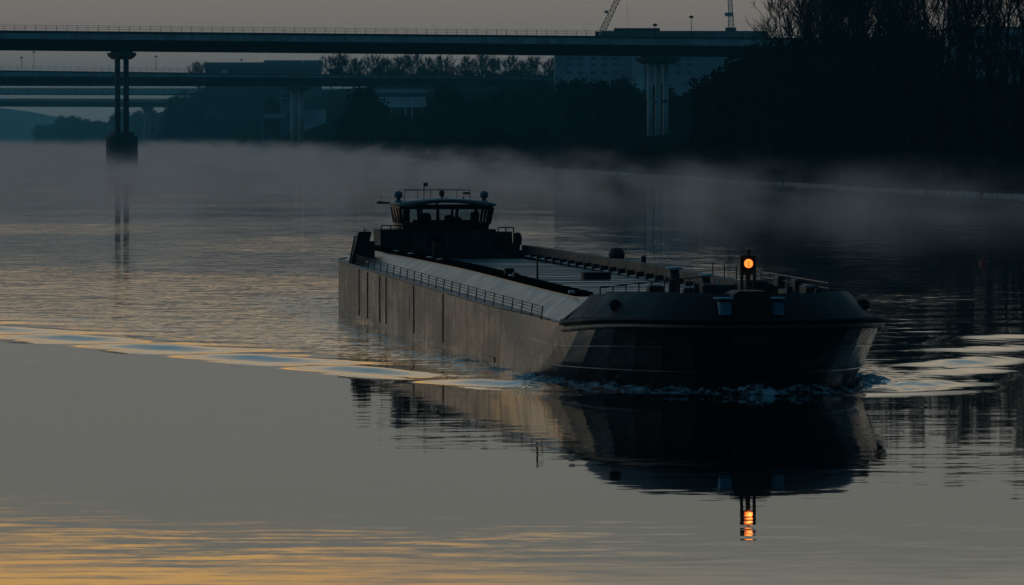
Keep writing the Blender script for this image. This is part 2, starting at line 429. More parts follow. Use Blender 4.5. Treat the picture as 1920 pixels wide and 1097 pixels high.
def leaf_proto(wd, h, seed, n=2600, size=.5, lift=.18, trunk=True, lobes=9):
    r = random.Random(seed); cr = MB(); tr = MB()
    L = [(math.cos(q) * wd * .22, math.sin(q) * wd * .22, h * .16, wd * .34, h * .17) for q in (0.5, 2.6, 4.7)]; lobes -= 3
    for i in range(lobes):
        a = r.uniform(0, 6.283); q = r.uniform(0, .55); zz = r.uniform(lift + .12, .85)
        L.append((math.cos(a) * q * wd / 2, math.sin(a) * q * wd / 2, zz * h, r.uniform(.28, .45) * wd * (1 - .5 * abs(zz - .5)), r.uniform(.16, .26) * h))
    for i in range(n):
        x0, y0, z0, a, b = L[r.randrange(len(L))]
        v = Vector((r.gauss(0, 1), r.gauss(0, 1), r.gauss(0, 1))).normalized() * (r.random() ** .4) * r.uniform(.8, 1.12)
        c = Vector((x0 + v.x * a, y0 + v.y * a, max(.1, z0 + v.z * b)))
        u = Vector((r.gauss(0, 1), r.gauss(0, 1), r.gauss(0, 1))).normalized(); t = u.orthogonal().normalized()
        s_ = size * r.uniform(.5, 1.3)
        cr.poly([c + u * s_, c + t * s_ * .6, c - u * s_ * .8, c - t * s_ * .5])
    for x0, y0, z0, a, b in L: tr.cyl((0, 0, -.3), (x0, y0, z0), wd * .015, wd * .006, 5, False)
    return tr.mesh('trunk'), cr.mesh('crown')
def tree(protos, name, X, Y, sc, label, cat, group, tm, cm, z=None, sz=None, names=('trunk', 'crown')):
    t, c = protos
    if not t.materials: t.materials.append(tm)
    if not c.materials: c.materials.append(cm)
    e = thing(name, (X, Y, (landz(X, Y) if z is None else z) - .15), label, cat, group, random.uniform(0, 6.28))
    e.scale = (sc, sc, sz or sc)
    for nm, me in ((names[0], t), (names[1], c)):
        o = bpy.data.objects.new(nm, me); C.objects.link(o); o.parent = e
    return e
tall = [bare_tree_proto(30, 11 + i, .24 + .03 * (i % 3), .12, 38, 7, 7, 1.15, 1.35) for i in range(5)]
rnd = [bare_tree_proto(16, 31 + i, .40, .12, 44, 9, 9, .5, 2.0) for i in range(3)]
ever = [leaf_proto(11, 15, 51 + i, 3200, .55) for i in range(4)]
bush = [leaf_proto(7, 4.2, 71 + i, 1500, .38, .0, True, 7) for i in range(4)]

# right bank wood: tall bare trees standing on the slope
spots = [(1448, 1330, 25.5), (1478, 1280, 28), (1512, 1240, 30), (1545, 1300, 32), (1575, 1200, 30), (1600, 1260, 33), (1628, 1150, 30), (1655, 1230, 33), (1688, 1180, 31),
         (1712, 1120, 31), (1738, 1200, 33), (1762, 1090, 29), (1786, 1150, 32), (1812, 1075, 30), (1835, 1130, 32), (1862, 1060, 29), (1884, 1110, 31), (1910, 1050, 30), (1940, 1080, 31), (1975, 1040, 30),
         (1500, 1380, 30), (1560, 1400, 33), (1620, 1380, 33), (1680, 1350, 33), (1530, 1500, 34), (1590, 1480, 35), (1650, 1470, 35)]
for i, (px, d_, h_) in enumerate(spots):
    h_ *= 1.10 if px > 1470 else 1.0
    X = WX(px, d_)
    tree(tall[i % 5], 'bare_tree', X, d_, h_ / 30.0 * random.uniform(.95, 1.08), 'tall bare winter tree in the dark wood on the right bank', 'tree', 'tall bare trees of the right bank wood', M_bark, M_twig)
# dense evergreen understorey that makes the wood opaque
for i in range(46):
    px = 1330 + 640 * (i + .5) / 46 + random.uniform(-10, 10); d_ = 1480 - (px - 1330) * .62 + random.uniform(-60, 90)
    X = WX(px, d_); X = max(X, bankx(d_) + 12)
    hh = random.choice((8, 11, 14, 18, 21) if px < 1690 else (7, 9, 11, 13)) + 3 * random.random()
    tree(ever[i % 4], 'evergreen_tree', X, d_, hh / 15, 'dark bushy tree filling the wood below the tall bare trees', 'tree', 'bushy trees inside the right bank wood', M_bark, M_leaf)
# bushy trees between the bank and the buildings, behind the bridge pier
for i in range(44):
    px = 610 + 820 * (i + .5) / 44 + random.uniform(-12, 12)
    d_ = 2950 - (px - 610) * 1.35 + random.uniform(-120, 260)
    X = WX(px, d_); X = max(X, bankx(d_) + 8)
    top = 158 + 8 * math.sin(px * .03) + random.uniform(-4, 14)
    if 1060 < px < 1170: top = 142
    if 1185 < px < 1290: d_ = 2150 + random.uniform(0, 150); X = WX(px, d_)
    if 680 < px < 800: top = 205 + random.uniform(0, 10)
    zt = WZ(top, d_); zb = landz(X, d_); hh = max(6, zt - zb)
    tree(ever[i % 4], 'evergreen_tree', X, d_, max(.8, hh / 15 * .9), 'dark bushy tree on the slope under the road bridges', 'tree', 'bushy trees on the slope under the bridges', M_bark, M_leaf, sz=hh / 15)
# low scrub on the bank edge
for i in range(60):
    px = 480 + 1480 * ((i + .5) / 60) ** .9 + random.uniform(-8, 8)
    dB = None
    lo, hi = 700.0, 5000.0
    for _ in range(40):
        mid = (lo + hi) / 2
        if 960 + (bankx(mid) + 7) * F / mid < px: hi = mid
        else: lo = mid
    d_ = (lo + hi) / 2 * random.uniform(1.0, 1.04)
    X = bankx(d_) + random.uniform(5, 16); sc = random.uniform(.6, 1.2) * (1 + .4 * (d_ > 1800))
    if px > 1500 and random.random() < .55: continue
    tree(bush[i % 4], 'bush', X, d_, sc, 'low leafless bush on the grassy edge of the right bank', 'bush', 'bushes along the right bank', M_bark, M_bush if i % 3 else M_leaf, names=('stem', 'foliage'))
# skyline trees beyond the second bridge
for i, px in enumerate([622, 644, 668, 702, 724, 745, 778, 802, 828, 856, 876, 904, 932, 956, 980, 1006, 1030, 374]):
    d_ = 3900 if i < 17 else 4400
    X = WX(px, d_); zt = WZ(104 + (9, 4, 12, 7, 15)[i % 5] + (8 if px in (748, 856, 1030) else 0) + (6 if i == 17 else 0), d_); zb = max(landz(X, d_), zt - 17)
    tree(rnd[i % 3], 'bare_tree', X, d_, (zt - zb) / 16.0 * 1.05, 'round crowned bare tree on the skyline between the two nearest bridges' if i < 17 else 'lone round bare tree left of the long roof on the skyline', 'tree', 'round bare trees on the skyline' if i < 17 else None, M_bark, M_twig, z=zb)
for i in range(22):
    px = 612 + i * 20; d_ = 3820 + random.uniform(-30, 30); X = WX(px, d_); zt = WZ(random.uniform(128, 136), d_)
    tree(bush[i % 4], 'bush', X, d_, 1.6, 'dark bush at the foot of the skyline trees', 'bush', 'bushes under the skyline trees', M_bark, M_leaf, z=zt - 7, sz=1.75, names=('stem', 'foliage'))
# far wooded bank under the farthest bridge
for i in range(40):
    px = 78 + 460 * (i + .5) / 40 + random.uniform(-6, 6)
    d_ = 6600 - (px - 100) * 3.6 + random.uniform(-60, 120)
    top = 232 if px < 105 else (214 + random.uniform(-4, 5) if px < 180 else 205 + random.uniform(-6, 6))
    if 175 < px < 215: top = 225
    X = max(WX(px, d_), bankx(d_) + 6); zt = WZ(top, d_)
    tree(ever[i % 4], 'evergreen_tree', X, d_, 1.5, 'hazy tree on the far bank beyond the tall bridge pier', 'tree', 'trees on the far hazy bank', M_bark, M_leaf, z=.4, sz=zt / 15)
for i in range(14):
    px = 320 + i * 20; d_ = 4900 + random.uniform(0, 150); X = WX(px, d_)
    zt = WZ(150 + random.uniform(-8, 8) + max(0, 380 - px) * .35, d_)
    tree(ever[i % 4], 'evergreen_tree', X, d_, 1.6, 'hazy tree on the hillside behind the farther bridges', 'tree', 'trees on the hillside behind the bridges', M_bark, M_leaf, z=landz(X, d_) - 2, sz=max(.8, (zt - landz(X, d_) + 2) / 15))

# ------------------------------------------------------------------ bridges
def bridge(name, label, pA, pB, z_s, z_t, girder_h, width, rail_h, piers, ext=(400, 400), post_gap=2.9):
    """pA, pB: plan points of the near face; z_s, z_t: soffit and deck-edge heights at the two points"""
    a = Vector((pA[0], pA[1], 0)); b = Vector((pB[0], pB[1], 0)); L0 = (b - a).length; dirv = (b - a).normalized()
    rz = math.atan2(dirv.y, dirv.x)
    e = thing(name, (a.x, a.y, 0), label, 'bridge', None, rz)
    def zs(x): return z_s[0] + (z_s[1] - z_s[0]) * x / L0
    def zt(x): return z_t[0] + (z_t[1] - z_t[0]) * x / L0
    x0, x1 = -ext[0], L0 + ext[1]
    def ext_sec(sec):   # sec: list of (y, fn(x)->z)
        return [[(x, y, fz(x)) for y, fz in sec] for x in (x0, x1)]
    g = girder_h
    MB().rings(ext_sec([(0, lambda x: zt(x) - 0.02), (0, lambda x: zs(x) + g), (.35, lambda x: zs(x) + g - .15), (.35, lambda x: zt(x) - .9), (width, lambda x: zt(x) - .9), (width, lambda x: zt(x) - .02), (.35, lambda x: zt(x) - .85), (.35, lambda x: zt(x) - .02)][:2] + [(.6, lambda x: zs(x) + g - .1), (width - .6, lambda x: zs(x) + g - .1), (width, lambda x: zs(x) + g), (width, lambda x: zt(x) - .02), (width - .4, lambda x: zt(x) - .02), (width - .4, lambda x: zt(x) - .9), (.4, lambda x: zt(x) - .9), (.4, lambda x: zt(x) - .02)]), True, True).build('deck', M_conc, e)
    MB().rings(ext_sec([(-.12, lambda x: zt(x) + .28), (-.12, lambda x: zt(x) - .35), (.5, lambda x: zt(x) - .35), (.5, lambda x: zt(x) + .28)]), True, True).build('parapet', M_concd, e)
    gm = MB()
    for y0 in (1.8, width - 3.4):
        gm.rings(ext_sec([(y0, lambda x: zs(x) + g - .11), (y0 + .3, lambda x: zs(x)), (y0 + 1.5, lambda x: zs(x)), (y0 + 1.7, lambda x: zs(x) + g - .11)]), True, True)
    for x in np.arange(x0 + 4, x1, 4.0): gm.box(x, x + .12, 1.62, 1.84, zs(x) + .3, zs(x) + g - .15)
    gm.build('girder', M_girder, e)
    rm = MB()
    for x in np.arange(x0 + 1, x1, post_gap):
        rm.box(x, x + .09, .1, .2, zt(x) + .27, zt(x) + rail_h)
    n = int((x1 - x0) / 40)
    for k in range(n):
        xa = x0 + (x1 - x0) * k / n; xb = x0 + (x1 - x0) * (k + 1) / n
        for q in (.45, .72, .985):
            rm.cyl((xa, .14, zt(xa) + rail_h * q), (xb, .14, zt(xb) + rail_h * q), .045, None, 4, False)
    rm.build('railing', M_girder, e)
    for (x, ground, cols, cap_w, cr_, foot, band) in piers:
        pz = zs(x)
        p = MB(); yc = width * .5
        # cap: flared hammer head
        ch = 2.1
        p.rings([[(x + sx * cap_w * k, yc + sy * (width * .36) * kk, z) for sx, sy in ((-.5, -1), (.5, -1), (.5, 1), (-.5, 1))] for z, k, kk in ((pz - ch, .62, .8), (pz - ch * .55, .95, 1), (pz - .35, 1, 1.02), (pz - .35, .7, .9), (pz + .02, .7, .9))], True, True)
        po = p.build('pier', M_concd, e)
        for (cx, cyo) in cols:
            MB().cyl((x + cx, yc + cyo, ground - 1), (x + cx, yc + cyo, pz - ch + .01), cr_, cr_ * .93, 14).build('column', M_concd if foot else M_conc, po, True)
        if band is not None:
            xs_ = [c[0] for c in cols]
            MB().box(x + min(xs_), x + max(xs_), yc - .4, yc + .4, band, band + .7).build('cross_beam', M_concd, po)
        if foot:
            f = MB(); w0, w1, zt_, zm = foot
            for (hw, za, zb) in ((w0, -3, zm), (w1, zm, zt_)):
                pts = [(x - hw, yc - 1.6), (x - hw * .6, yc - 2.6), (x + hw * .6, yc - 2.6), (x + hw, yc - 1.6), (x + hw, yc + 1.6), (x + hw * .6, yc + 2.6), (x - hw * .6, yc + 2.6), (x - hw, yc + 1.6)]
                f.prism(pts, za, zb)
            f.prism([(x - w0 - .3, yc - 2.9), (x + w0 + .3, yc - 2.9), (x + w0 + .3, yc + 2.9), (x - w0 - .3, yc + 2.9)], -3, .35)
            f.build('footing', M_concd, po)
    return e
# nearest bridge
A1 = (WX(0, 1966), 1966.0); B1 = (WX(1430, 2046), 2046.0)
L1 = math.hypot(B1[0] - A1[0], B1[1] - A1[1])
def along(A, B, px):   # distance along the bridge of an image column
    dx_, dy_ = B[0] - A[0], B[1] - A[1]; L = math.hypot(dx_, dy_); k = (px - 960) / F
    return (A[1] * k - A[0]) / (dx_ - dy_ * k) * L
xp = along(A1, B1, 241); xq = along(A1, B1, 1248)
br1 = bridge('road_bridge', 'nearest road bridge, a deep dark girder deck crossing the whole top of the view', A1, B1, (WZ(94, 1966), WZ(107, 2046)), (WZ(59, 1966), WZ(72, 2046)),
             (94 - 73) * 2000 / F, 11.0, 1.75,
             [(xp, 2, [(-1.2, 0), (1.2, 0)], 5.6, .80, (3.9, 2.9, WZ(248, 1990), WZ(256, 1990)), None),
              (xq, 5, [(-2.6, -.6), (0, 0), (2.6, .8)], 10.5, .85, None, 17.0)])
br2A = (WX(0, 3400), 3400.0); br2B = (WX(1040, 3560), 3560.0)
br2 = bridge('road_bridge', 'second road bridge, a dark deck just behind the nearest one at mid height', br2A, br2B, (WZ(161, 3400), WZ(163, 3560)), (WZ(133, 3400), WZ(146, 3560)),
             (161 - 143) * 3450 / F, 14.0, 2.4, [(along(br2A, br2B, 572), 5, [(-2.6, -1), (2.6, 1)], 9.5, 1.5, None, None)], ext=(400, 45), post_gap=4.0)
br3A = (WX(0, 5500), 5500.0); br3B = (WX(700, 5600), 5600.0)
br3 = bridge('road_bridge', 'third road bridge, the upper of the two thin hazy decks in the far distance', br3A, br3B, (WZ(178, 5500), WZ(180, 5600)), (WZ(166, 5500), WZ(167, 5600)), (178 - 175) * 5500 / F, 12.0, 1.2, [], ext=(500, 0), post_gap=8)
br4A = (WX(0, 5000), 5000.0); br4B = (WX(490, 5050), 5050.0)
br4 = bridge('road_bridge', 'fourth road bridge, the lower of the two thin hazy decks in the far distance', br4A, br4B, (WZ(200, 5000), WZ(202, 5050)), (WZ(186, 5000), WZ(187, 5050)), (200 - 190) * 5000 / F, 12.0, 1.2,
             [(along(br4A, br4B, 281), 0, [(-1.6, 0), (1.6, 0)], 7, 1.2, None, None), (along(br4A, br4B, 483), 0, [(-2, 0), (2, 0)], 8, 2.2, None, None)], ext=(500, 8), post_gap=8)

# ------------------------------------------------------------------ lamp posts on the bridges
def lamp_post(px, d_, ytop, ybase, label, r=.12):
    X = WX(px, d_); z0 = WZ(ybase, d_); z1 = WZ(ytop, d_)
    e = thing('street_lamp', (X, d_, z0), label, 'street lamp', 'street lamps on the bridges')
    MB().cyl((0, 0, -.3), (0, 0, z1 - z0 - .4), r, r * .6, 8).build('pole', M_girder, e)
    MB().lathe([(.25, -.35), (.62, -.2), (.62, .1), (.3, .35)], 10, (0, 0, z1 - z0)).build('lamp_head', M_girder, e)
lamp_post(1228, 2035, 47, 72, 'short street lamp on the nearest bridge, in front of the flat roof')
lamp_post(1296, 2042, 32, 72, 'taller street lamp on the nearest bridge, right of the flat roof middle')
lamp_post(41, 3408, 108, 128, 'street lamp at the far left of the second bridge', .16)
lamp_post(64, 3411, 98, 128, 'tall thin lamp post second from the left on the second bridge', .14)
lamp_post(293, 3446, 106, 130, 'street lamp on the second bridge right of the tall pier', .16)
lamp_post(453, 3470, 112, 133, 'street lamp on the second bridge before the long roof', .16)
lamp_post(605, 3494, 108, 134, 'street lamp on the second bridge at the right end of the long roof', .16)

# ------------------------------------------------------------------ buildings
def block(e, name, x0, x1, y0, y1, z0, z1, mat): return MB().box(x0, x1, y0, y1, z0, z1).build(name, mat, e)
def windows(e, xs, zs, w_, h_, y, mat=M_win):
    wm = MB().box(-w_ / 2, w_ / 2, -.1, .12, 0, h_).mesh('window'); wm.materials.append(mat)
    for z in zs:
        for x in xs:
            o = bpy.data.objects.new('window', wm); C.objects.link(o); o.parent = e; o.location = (x, y, z)
D = 2620.0; k = D / F
e = thing('office_building', (WX(1040, D), D, 8), 'large flat roofed building rising behind the nearest bridge at the right', 'building')
W = (1440 - 1040) * k
block(e, 'wall', 0, W, 0, 30, -2, WZ(84, D) - 8, M_wall)
block(e, 'upper_storey', 16, W, 1.5, 30, WZ(84, D) - 8, WZ(58, D) - 8, M_roof)
block(e, 'roof_plant', 21, 37, 4, 20, WZ(58, D) - 8, WZ(52.5, D) - 8, M_walld)
block(e, 'stair_tower', 27.2, 31.4, -1.2, 0, -2, WZ(90, D) - 8, M_wall2)
windows(e, [5, 9, 13.5, 17.5, 21.5, 35, 39, 43, 47], [WZ(124, D) - 8, WZ(139, D) - 8, WZ(112, D) - 8], 2.0, 1.0, 0, M_roof)
D = 1720.0; k = D / F
e = thing('office_building', (WX(1780, D), D, 8), 'pale block seen between bare trunks at the far right edge', 'building')
block(e, 'wall', 0, 40, 0, 18, -2, WZ(54, D) - 8, M_wall2)
block(e, 'roof', -.5, 40.5, -.4, 18.4, WZ(54, D) - 8, WZ(50, D) - 8, M_roof)
windows(e, [3, 7, 11, 15, 19, 23], [WZ(80, D) - 8, WZ(105, D) - 8, WZ(130, D) - 8], 1.8, 1.6, 0)
D = 4750.0; k = D / F
e = thing('long_building', (WX(385, D), D, 30), 'long low building with stepped roof on the skyline left of the bare trees', 'building')
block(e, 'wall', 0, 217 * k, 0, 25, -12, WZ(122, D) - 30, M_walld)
block(e, 'upper_storey', 110 * k, 217 * k, 1, 24, WZ(122, D) - 30, WZ(113, D) - 30, M_roof)
block(e, 'roof', 0, 110 * k, 1, 24, WZ(122, D) - 30, WZ(117, D) - 30, M_roof)
MB().box(30 * k, 42 * k, -.3, 0, 16, 19).build('window', M_white, e)
MB().box(180 * k, 186 * k, .7, 1, WZ(118, D) - 30, WZ(115, D) - 30).build('window', M_white, e)
D = 3050.0; k = D / F
e = thing('pavilion', (WX(690, D), D, 6), 'pale topped pavilion on stilts below the second bridge', 'building')
W = 108 * k
block(e, 'roof', 0, W, 0, 12, WZ(201, D) - 6, WZ(182, D) - 6, M_wall2)
block(e, 'end_panel', -.1, 21 * k, -.25, -.003, WZ(200.5, D) - 6, WZ(183, D) - 6, M_white)
block(e, 'canopy', 14 * k, W + 1, 2, 14, WZ(174, D) - 6, WZ(167, D) - 6, M_wall)
for x in (1, 9, 15, W - 6, W - 1.5): MB().box(x, x + .7, 1, 1.7, -2, WZ(201, D) - 6).build('column', M_conc, e)
block(e, 'stair_block', 62 * k, 80 * k, 2, 8, -2, WZ(226, D) - 6, M_wall)
D = 4050.0; k = D / F
e = thing('arched_hall', (WX(490, D), D, 2), 'hazy waterside building with a round arch at the end of the lower far bridge', 'building')
def arch_front(w_, h_, cx, ar, spring, z0=0.0):
    pts = []
    for t in np.linspace(math.pi, 0, 13): pts.append((cx + ar * math.cos(t), spring + ar * math.sin(t)))
    m = MB(); outer = []
    for t in np.linspace(0, 1, 13): outer.append((w_ * t, h_))
    for i in range(12):
        m.poly([(pts[i][0], 0, pts[i][1]), (pts[i + 1][0], 0, pts[i + 1][1]), (outer[i + 1][0], 0, h_), (outer[i][0], 0, h_)])
    m.poly([(0, 0, z0), (cx - ar, 0, z0), (cx - ar, 0, spring), (0, 0, h_)]); m.poly([(cx + ar, 0, z0), (w_, 0, z0), (w_, 0, h_), (cx + ar, 0, spring)])
    return m
WZt = WZ(173, D) - 2
m = arch_front(68 * k, WZt, 20 * k, 15 * k, WZ(198, D) - 2)
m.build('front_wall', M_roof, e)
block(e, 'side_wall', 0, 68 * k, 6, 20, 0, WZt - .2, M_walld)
block(e, 'lower_gallery', 6 * k, 45 * k, -1.2, -.01, WZ(222, D) - 2, WZ(214, D) - 2, M_wall)
block(e, 'roof', -.5, 68 * k + .5, -.5, 20, WZt, WZt + 1, M_roof)
windows(e, [44 * k, 52 * k, 60 * k], [WZ(190, D) - 2, WZ(182, D) - 2], 1.7, 1.2, -.01)
block(e, 'annex', 70 * k, 120 * k, 2, 16, 0, WZ(205, D) - 2, M_wall)
D = 2300.0; k = D / F
e = thing('shed', (WX(1170, D), D, 6), 'small dull shed left of the three column pier at the right', 'building')
block(e, 'wall', 0, 44 * k, 0, 5, 0, WZ(222, D) - 6, M_wall)
MB().prism([(-.3, -.4), (44 * k + .3, -.4), (44 * k + .3, 5.4), (-.3, 5.4)], WZ(222, D) - 6, WZ(220, D) - 6).build('roof', M_roof, e)
MB().box(2, 3.2, -.06, .002, .2, 2.6).build('door', M_walld, e)

# ------------------------------------------------------------------ cranes
def lattice(mb, p0, p1, w0, w1, n, r=.1):
    p0 = Vector(p0); p1 = Vector(p1); a = (p1 - p0).normalized(); u = a.cross(Vector((0, 1, 0))).normalized(); v = a.cross(u)
    def cr(t):
        w_ = (w0 + (w1 - w0) * t) / 2; c = p0.lerp(p1, t); return [c + u * sx * w_ + v * sy * w_ for sx, sy in ((-1, -1), (1, -1), (1, 1), (-1, 1))]
    prev = cr(0)
    for i in range(1, n + 1):
        cur = cr(i / n)
        for q in range(4):
            mb.cyl(prev[q], cur[q], r * 1.4, None, 4, False); mb.cyl(cur[q], cur[(q + 1) % 4], r, None, 3, False)
            mb.cyl(prev[q], cur[(q + 1) % 4], r, None, 3, False)
        prev = cur
D = 3000.0
e = thing('crane', (WX(1128, D), D, 10), 'leaning lattice crane boom rising left of the flat roofed building', 'crane')
z = WZ(62, D) - 10
MB().box(-1.8, 1.8, -1.8, 1.8, -2, z - 1.5).build('tower', M_walld, e)
MB().box(-2.6, 1.8, -1.6, 1.6, z - 1.5, z + .6).build('cab', M_girder, e)
m = MB(); lattice(m, (.2, 0, z + .5), (10.5, 0, z + 22), 2.3, 1.5, 13, .13); m.build('boom', M_concd, e)
MB().box(1.2, 2.6, -1.0, 1.0, z + 8, z + 9).build('walkway', M_girder, e)
MB().cyl((10.5, 0, z + 22), (10.3, 0, z - 1), .05, None, 4).build('hoist_cable', M_girder, e)
D = 3100.0
e = thing('crane', (WX(1370, D), D, 10), 'slender upright lattice mast above the right end of the flat roof', 'crane')
z = WZ(54, D) - 10
MB().box(-2.2, 2.2, -2, 2, -2, z + .5).build('base', M_walld, e)
m = MB(); lattice(m, (0.2, 0, z), (-.7, 0, z + 20), 2.3, 1.1, 12, .13); m.build('mast', M_wall, e)
MB().box(-2.5, .9, -1, 1, z + 5.2, z + 6.6).build('platform', M_wall, e)

# ------------------------------------------------------------------ the barge
barge = thing('river_barge', (BX0, BY0, 0), 'long dark river barge coming towards the camera with an orange lamp on its bow', 'barge', None, math.atan2(AX.y, AX.x))
def zd(x):   # deck edge height along the hull
    return 2.10 + .0045 * min(95.0, max(0.0, -x)) + .42 * float(sm(1, 15, x))
def zc(x): return 2.80 + .20 * float(1 - sm(-55, 0, x))
def plan(level, n_bow=26, n_side=44, n_stern=8, inset=0.0, x_from=None):
    """half outline (starboard, y<0) from stern centre to bow centre at level 0 (water) .. 1 (deck)"""
    xs = -5.0 + 8.4 * level; L = 14.2 + 2.1 * level; b = 5.66 - .38 * level; e = 1.6 + .8 * level
    pts = []
    for i in range(n_stern):
        t = i / n_stern * math.pi / 2; pts.append((-86 - 21 * math.cos(t) ** .6, -(5.72) * math.sin(t) ** .5 if t > 0 else 0))
    for i in range(n_side + 1):
        x = -86 + (86 + xs) * i / n_side
        pts.append((x, -(5.72 + (b - 5.72) * float(sm(-22, -2, x)))))
    for i in range(1, n_bow + 1):
        t = i / n_bow * math.pi / 2
        pts.append((xs + (L - xs) * math.sin(t) ** (2 / e), -b * max(0, math.cos(t)) ** (2 / (e + .2))))
    return pts
def full(pts): return pts + [(x, -y) for x, y in reversed(pts[1:-1])]
# hull shell, faceted bow plates
def hull_rings(levels, nb):
    rs = []
    for (lv, zf) in levels:
        p = full(plan(lv, nb))
        rs.append([(x, y, zf(x)) for x, y in p])
    return rs
hm = MB()
hm.rings(hull_rings([(-.45, lambda x: -1.1), (-.18, lambda x: -.35), (0, lambda x: .0), (.35, lambda x: zd(x) * .36), (.72, lambda x: zd(x) * .74), (1, lambda x: zd(x) - .03)], 9), True, False)
hull = hm.build('hull', M_hull, barge)
for p in hull.data.polygons:
    c = p.center
    p.use_smooth = c.x < -2
# deck plate
dk = MB(); ph = plan(1.0)
for (xa, ya), (xb, yb) in zip(ph[:-1], ph[1:]):
    dk.poly([(xa, ya, zd(xa) - .02), (xb, yb, zd(xb) - .02), (xb, -yb, zd(xb) - .02), (xa, -ya, zd(xa) - .02)])
dk.build('deck', M_dark, barge)
# rubbing strake along the bow and thin edge bar along the sides
def sweep(path, r, zf, out, n=8, sq=1.0, zr=None):
    rings = []
    for i, (x, y) in enumerate(path):
        a = path[max(0, i - 1)]; b = path[min(len(path) - 1, i + 1)]
        tx, ty = b[0] - a[0], b[1] - a[1]; l = math.hypot(tx, ty) or 1; nx, ny = ty / l, -tx / l
        rings.append([(x + nx * (out + r * math.cos(2 * math.pi * k / n)), y + ny * (out + r * math.cos(2 * math.pi * k / n)), zf(x) + (zr or r) * math.sin(2 * math.pi * k / n)) for k in range(n)])
    return rings
bowp = [p for p in plan(1.0, 40) if p[0] >= 3.6]
bowfull = bowp + [(x, -y) for x, y in reversed(bowp[:-1])]
MB().rings(sweep(bowfull, .13, lambda x: zd(x) - .06, .04, 10, zr=.09), True, True).build('rubbing_strake', M_grey, barge, True)
MB().rings(sweep(bowfull, .07, lambda x: zd(x) - .27, .02, 6, zr=.12), True, True).build('rubbing_strake', M_dark, barge, True)
for sgn in (1, -1):
    sp_ = [(x, y * sgn) for x, y in plan(1.0) if -108 < x < 0]
    if sgn < 0: sp_ = sp_[::-1]
    MB().rings(sweep(sp_, .04, lambda x: zd(x), 0, 5), True, True).build('deck_edge', M_dark, barge)
# welded plates and doubling strips on the side
def strip(*a): MB().box(*a).build('side_strip', M_hull, barge)
for (xa, xb, z0, z1) in ((-63, -54, .85, 1.72), (-30, -12, .12, .30), (-58, -30, .12, .22)):
    for sgn in (-1, 1):
        ys = (5.722, 5.735) if sgn > 0 else (-5.735, -5.722)
        f0 = xa > -20
        strip(xa, min(xb, -16.2), ys[0], ys[1], z0, z1)
for x in (-82, -77, -70, -66.5, -52, -38):
    strip(x, x + .22, -5.76, -5.722, .25, zd(x) - .1); strip(x, x + .22, 5.722, 5.76, .25, zd(x) - .1)

M_flat = pmat('sooty_black', (.006, .006, .007), 1.0, spec=.0)
for lv, q in ((.62, .60), (.30, .27)):
    bpth = [p for p in plan(lv, 9) if p[0] > -7]; bfl = bpth + [(x, -y) for x, y in reversed(bpth[:-1])]
    MB().rings([[(x * 1.0008 , y * 1.0015, zd(x) * q + k_) for k_ in (0,)] + [(x * 1.001 + .012, y * 1.003, zd(x) * q + .02)] + [(x * 1.0008, y * 1.0015, zd(x) * q + .04)] for x, y in bfl], True, False).build('weld_seam', M_hull, barge)
# coamings with sloping outer faces
def coam(s):
    m = MB(); rs = []
    for x in np.linspace(-100, 1.0, 30):
        z0 = zd(x) - .02; z1 = zc(x)
        rs.append([(x, s * 5.05, z0), (x, s * 4.12, z1), (x, s * 4.10, z1 + .05), (x, s * 3.50, z1 + .05), (x, s * 3.50, z0 + .1)])
    m.rings(rs, True, True); return m
M_coam = pmat('coaming_paint', (.062, .054, .050), .32, scale=1.2, var=.3, stretch=(1, 1, .2), spec=.8)
for s_ in (-1, 1):
    cm_ = coam(s_).build('coaming', M_coam, barge)
    top = MB(); rs = []
    for x in np.linspace(-99.8, -3, 24): rs.append([(x, s_ * 4.14, zc(x) + .053), (x, s_ * 4.10, zc(x) + .17), (x, s_ * 3.70, zc(x) + .20), (x, s_ * 3.48, zc(x) + .20), (x, s_ * 3.45, zc(x) - .30), (x, s_ * 3.49, zc(x) - .30), (x, s_ * 3.49, zc(x) + .053)])
    top.rings(rs, True, True); top.build('coaming_rim', M_rust if s_ > 0 else M_flat, cm_)
    fl = MB(); br = MB(); x = -96.0
    fl.rings([[(x, s_ * 3.44, zc(x) - .22), (x, s_ * 3.22, zc(x) - .24), (x, s_ * 3.22, zc(x) - .27), (x, s_ * 3.44, zc(x) - .26)] for x in (-96, -3)], True, True)
    fl.build('ledge', M_light, cm_)
    while x < -6:
        br.box(x, x + .45, s_ * 3.30 - .15, s_ * 3.30 + .15, 2.62, zc(x) - .12)
        br.box(x + .45, x + 3.35, s_ * 3.42 - .03, s_ * 3.42 + .03, 2.62, zc(x) - .30); x += 3.4
    br.build('bracket', M_black, cm_)
    # end face and corner post
# hatch covers
for i in range(13):
    xa = -95 + 7.0 * i; m = MB()
    m.box(xa + .04, xa + 6.96, -3.2, 3.2, 2.30, 2.6)
    for q in (0.0, 3.4): m.box(xa + .06 + q, xa + .16 + q, -3.15, 3.15, 2.6, 2.63)
    m.build('hatch_cover', M_hatch, barge)
MB().box(-4.2, -4.0, -3.5, 3.5, 2.1, 2.85).build('hatch_end_wall', M_dark, barge)
h_ = MB().box(-46.5, -45.3, .70, 1.80, 2.62, 2.86); h_.box(-46.6, -45.2, .66, 1.84, 2.86, 2.9); h_.box(-45.3, -45.24, 1.5, 1.75, 2.66, 2.82); h_.build('hatch_box', M_black, barge)

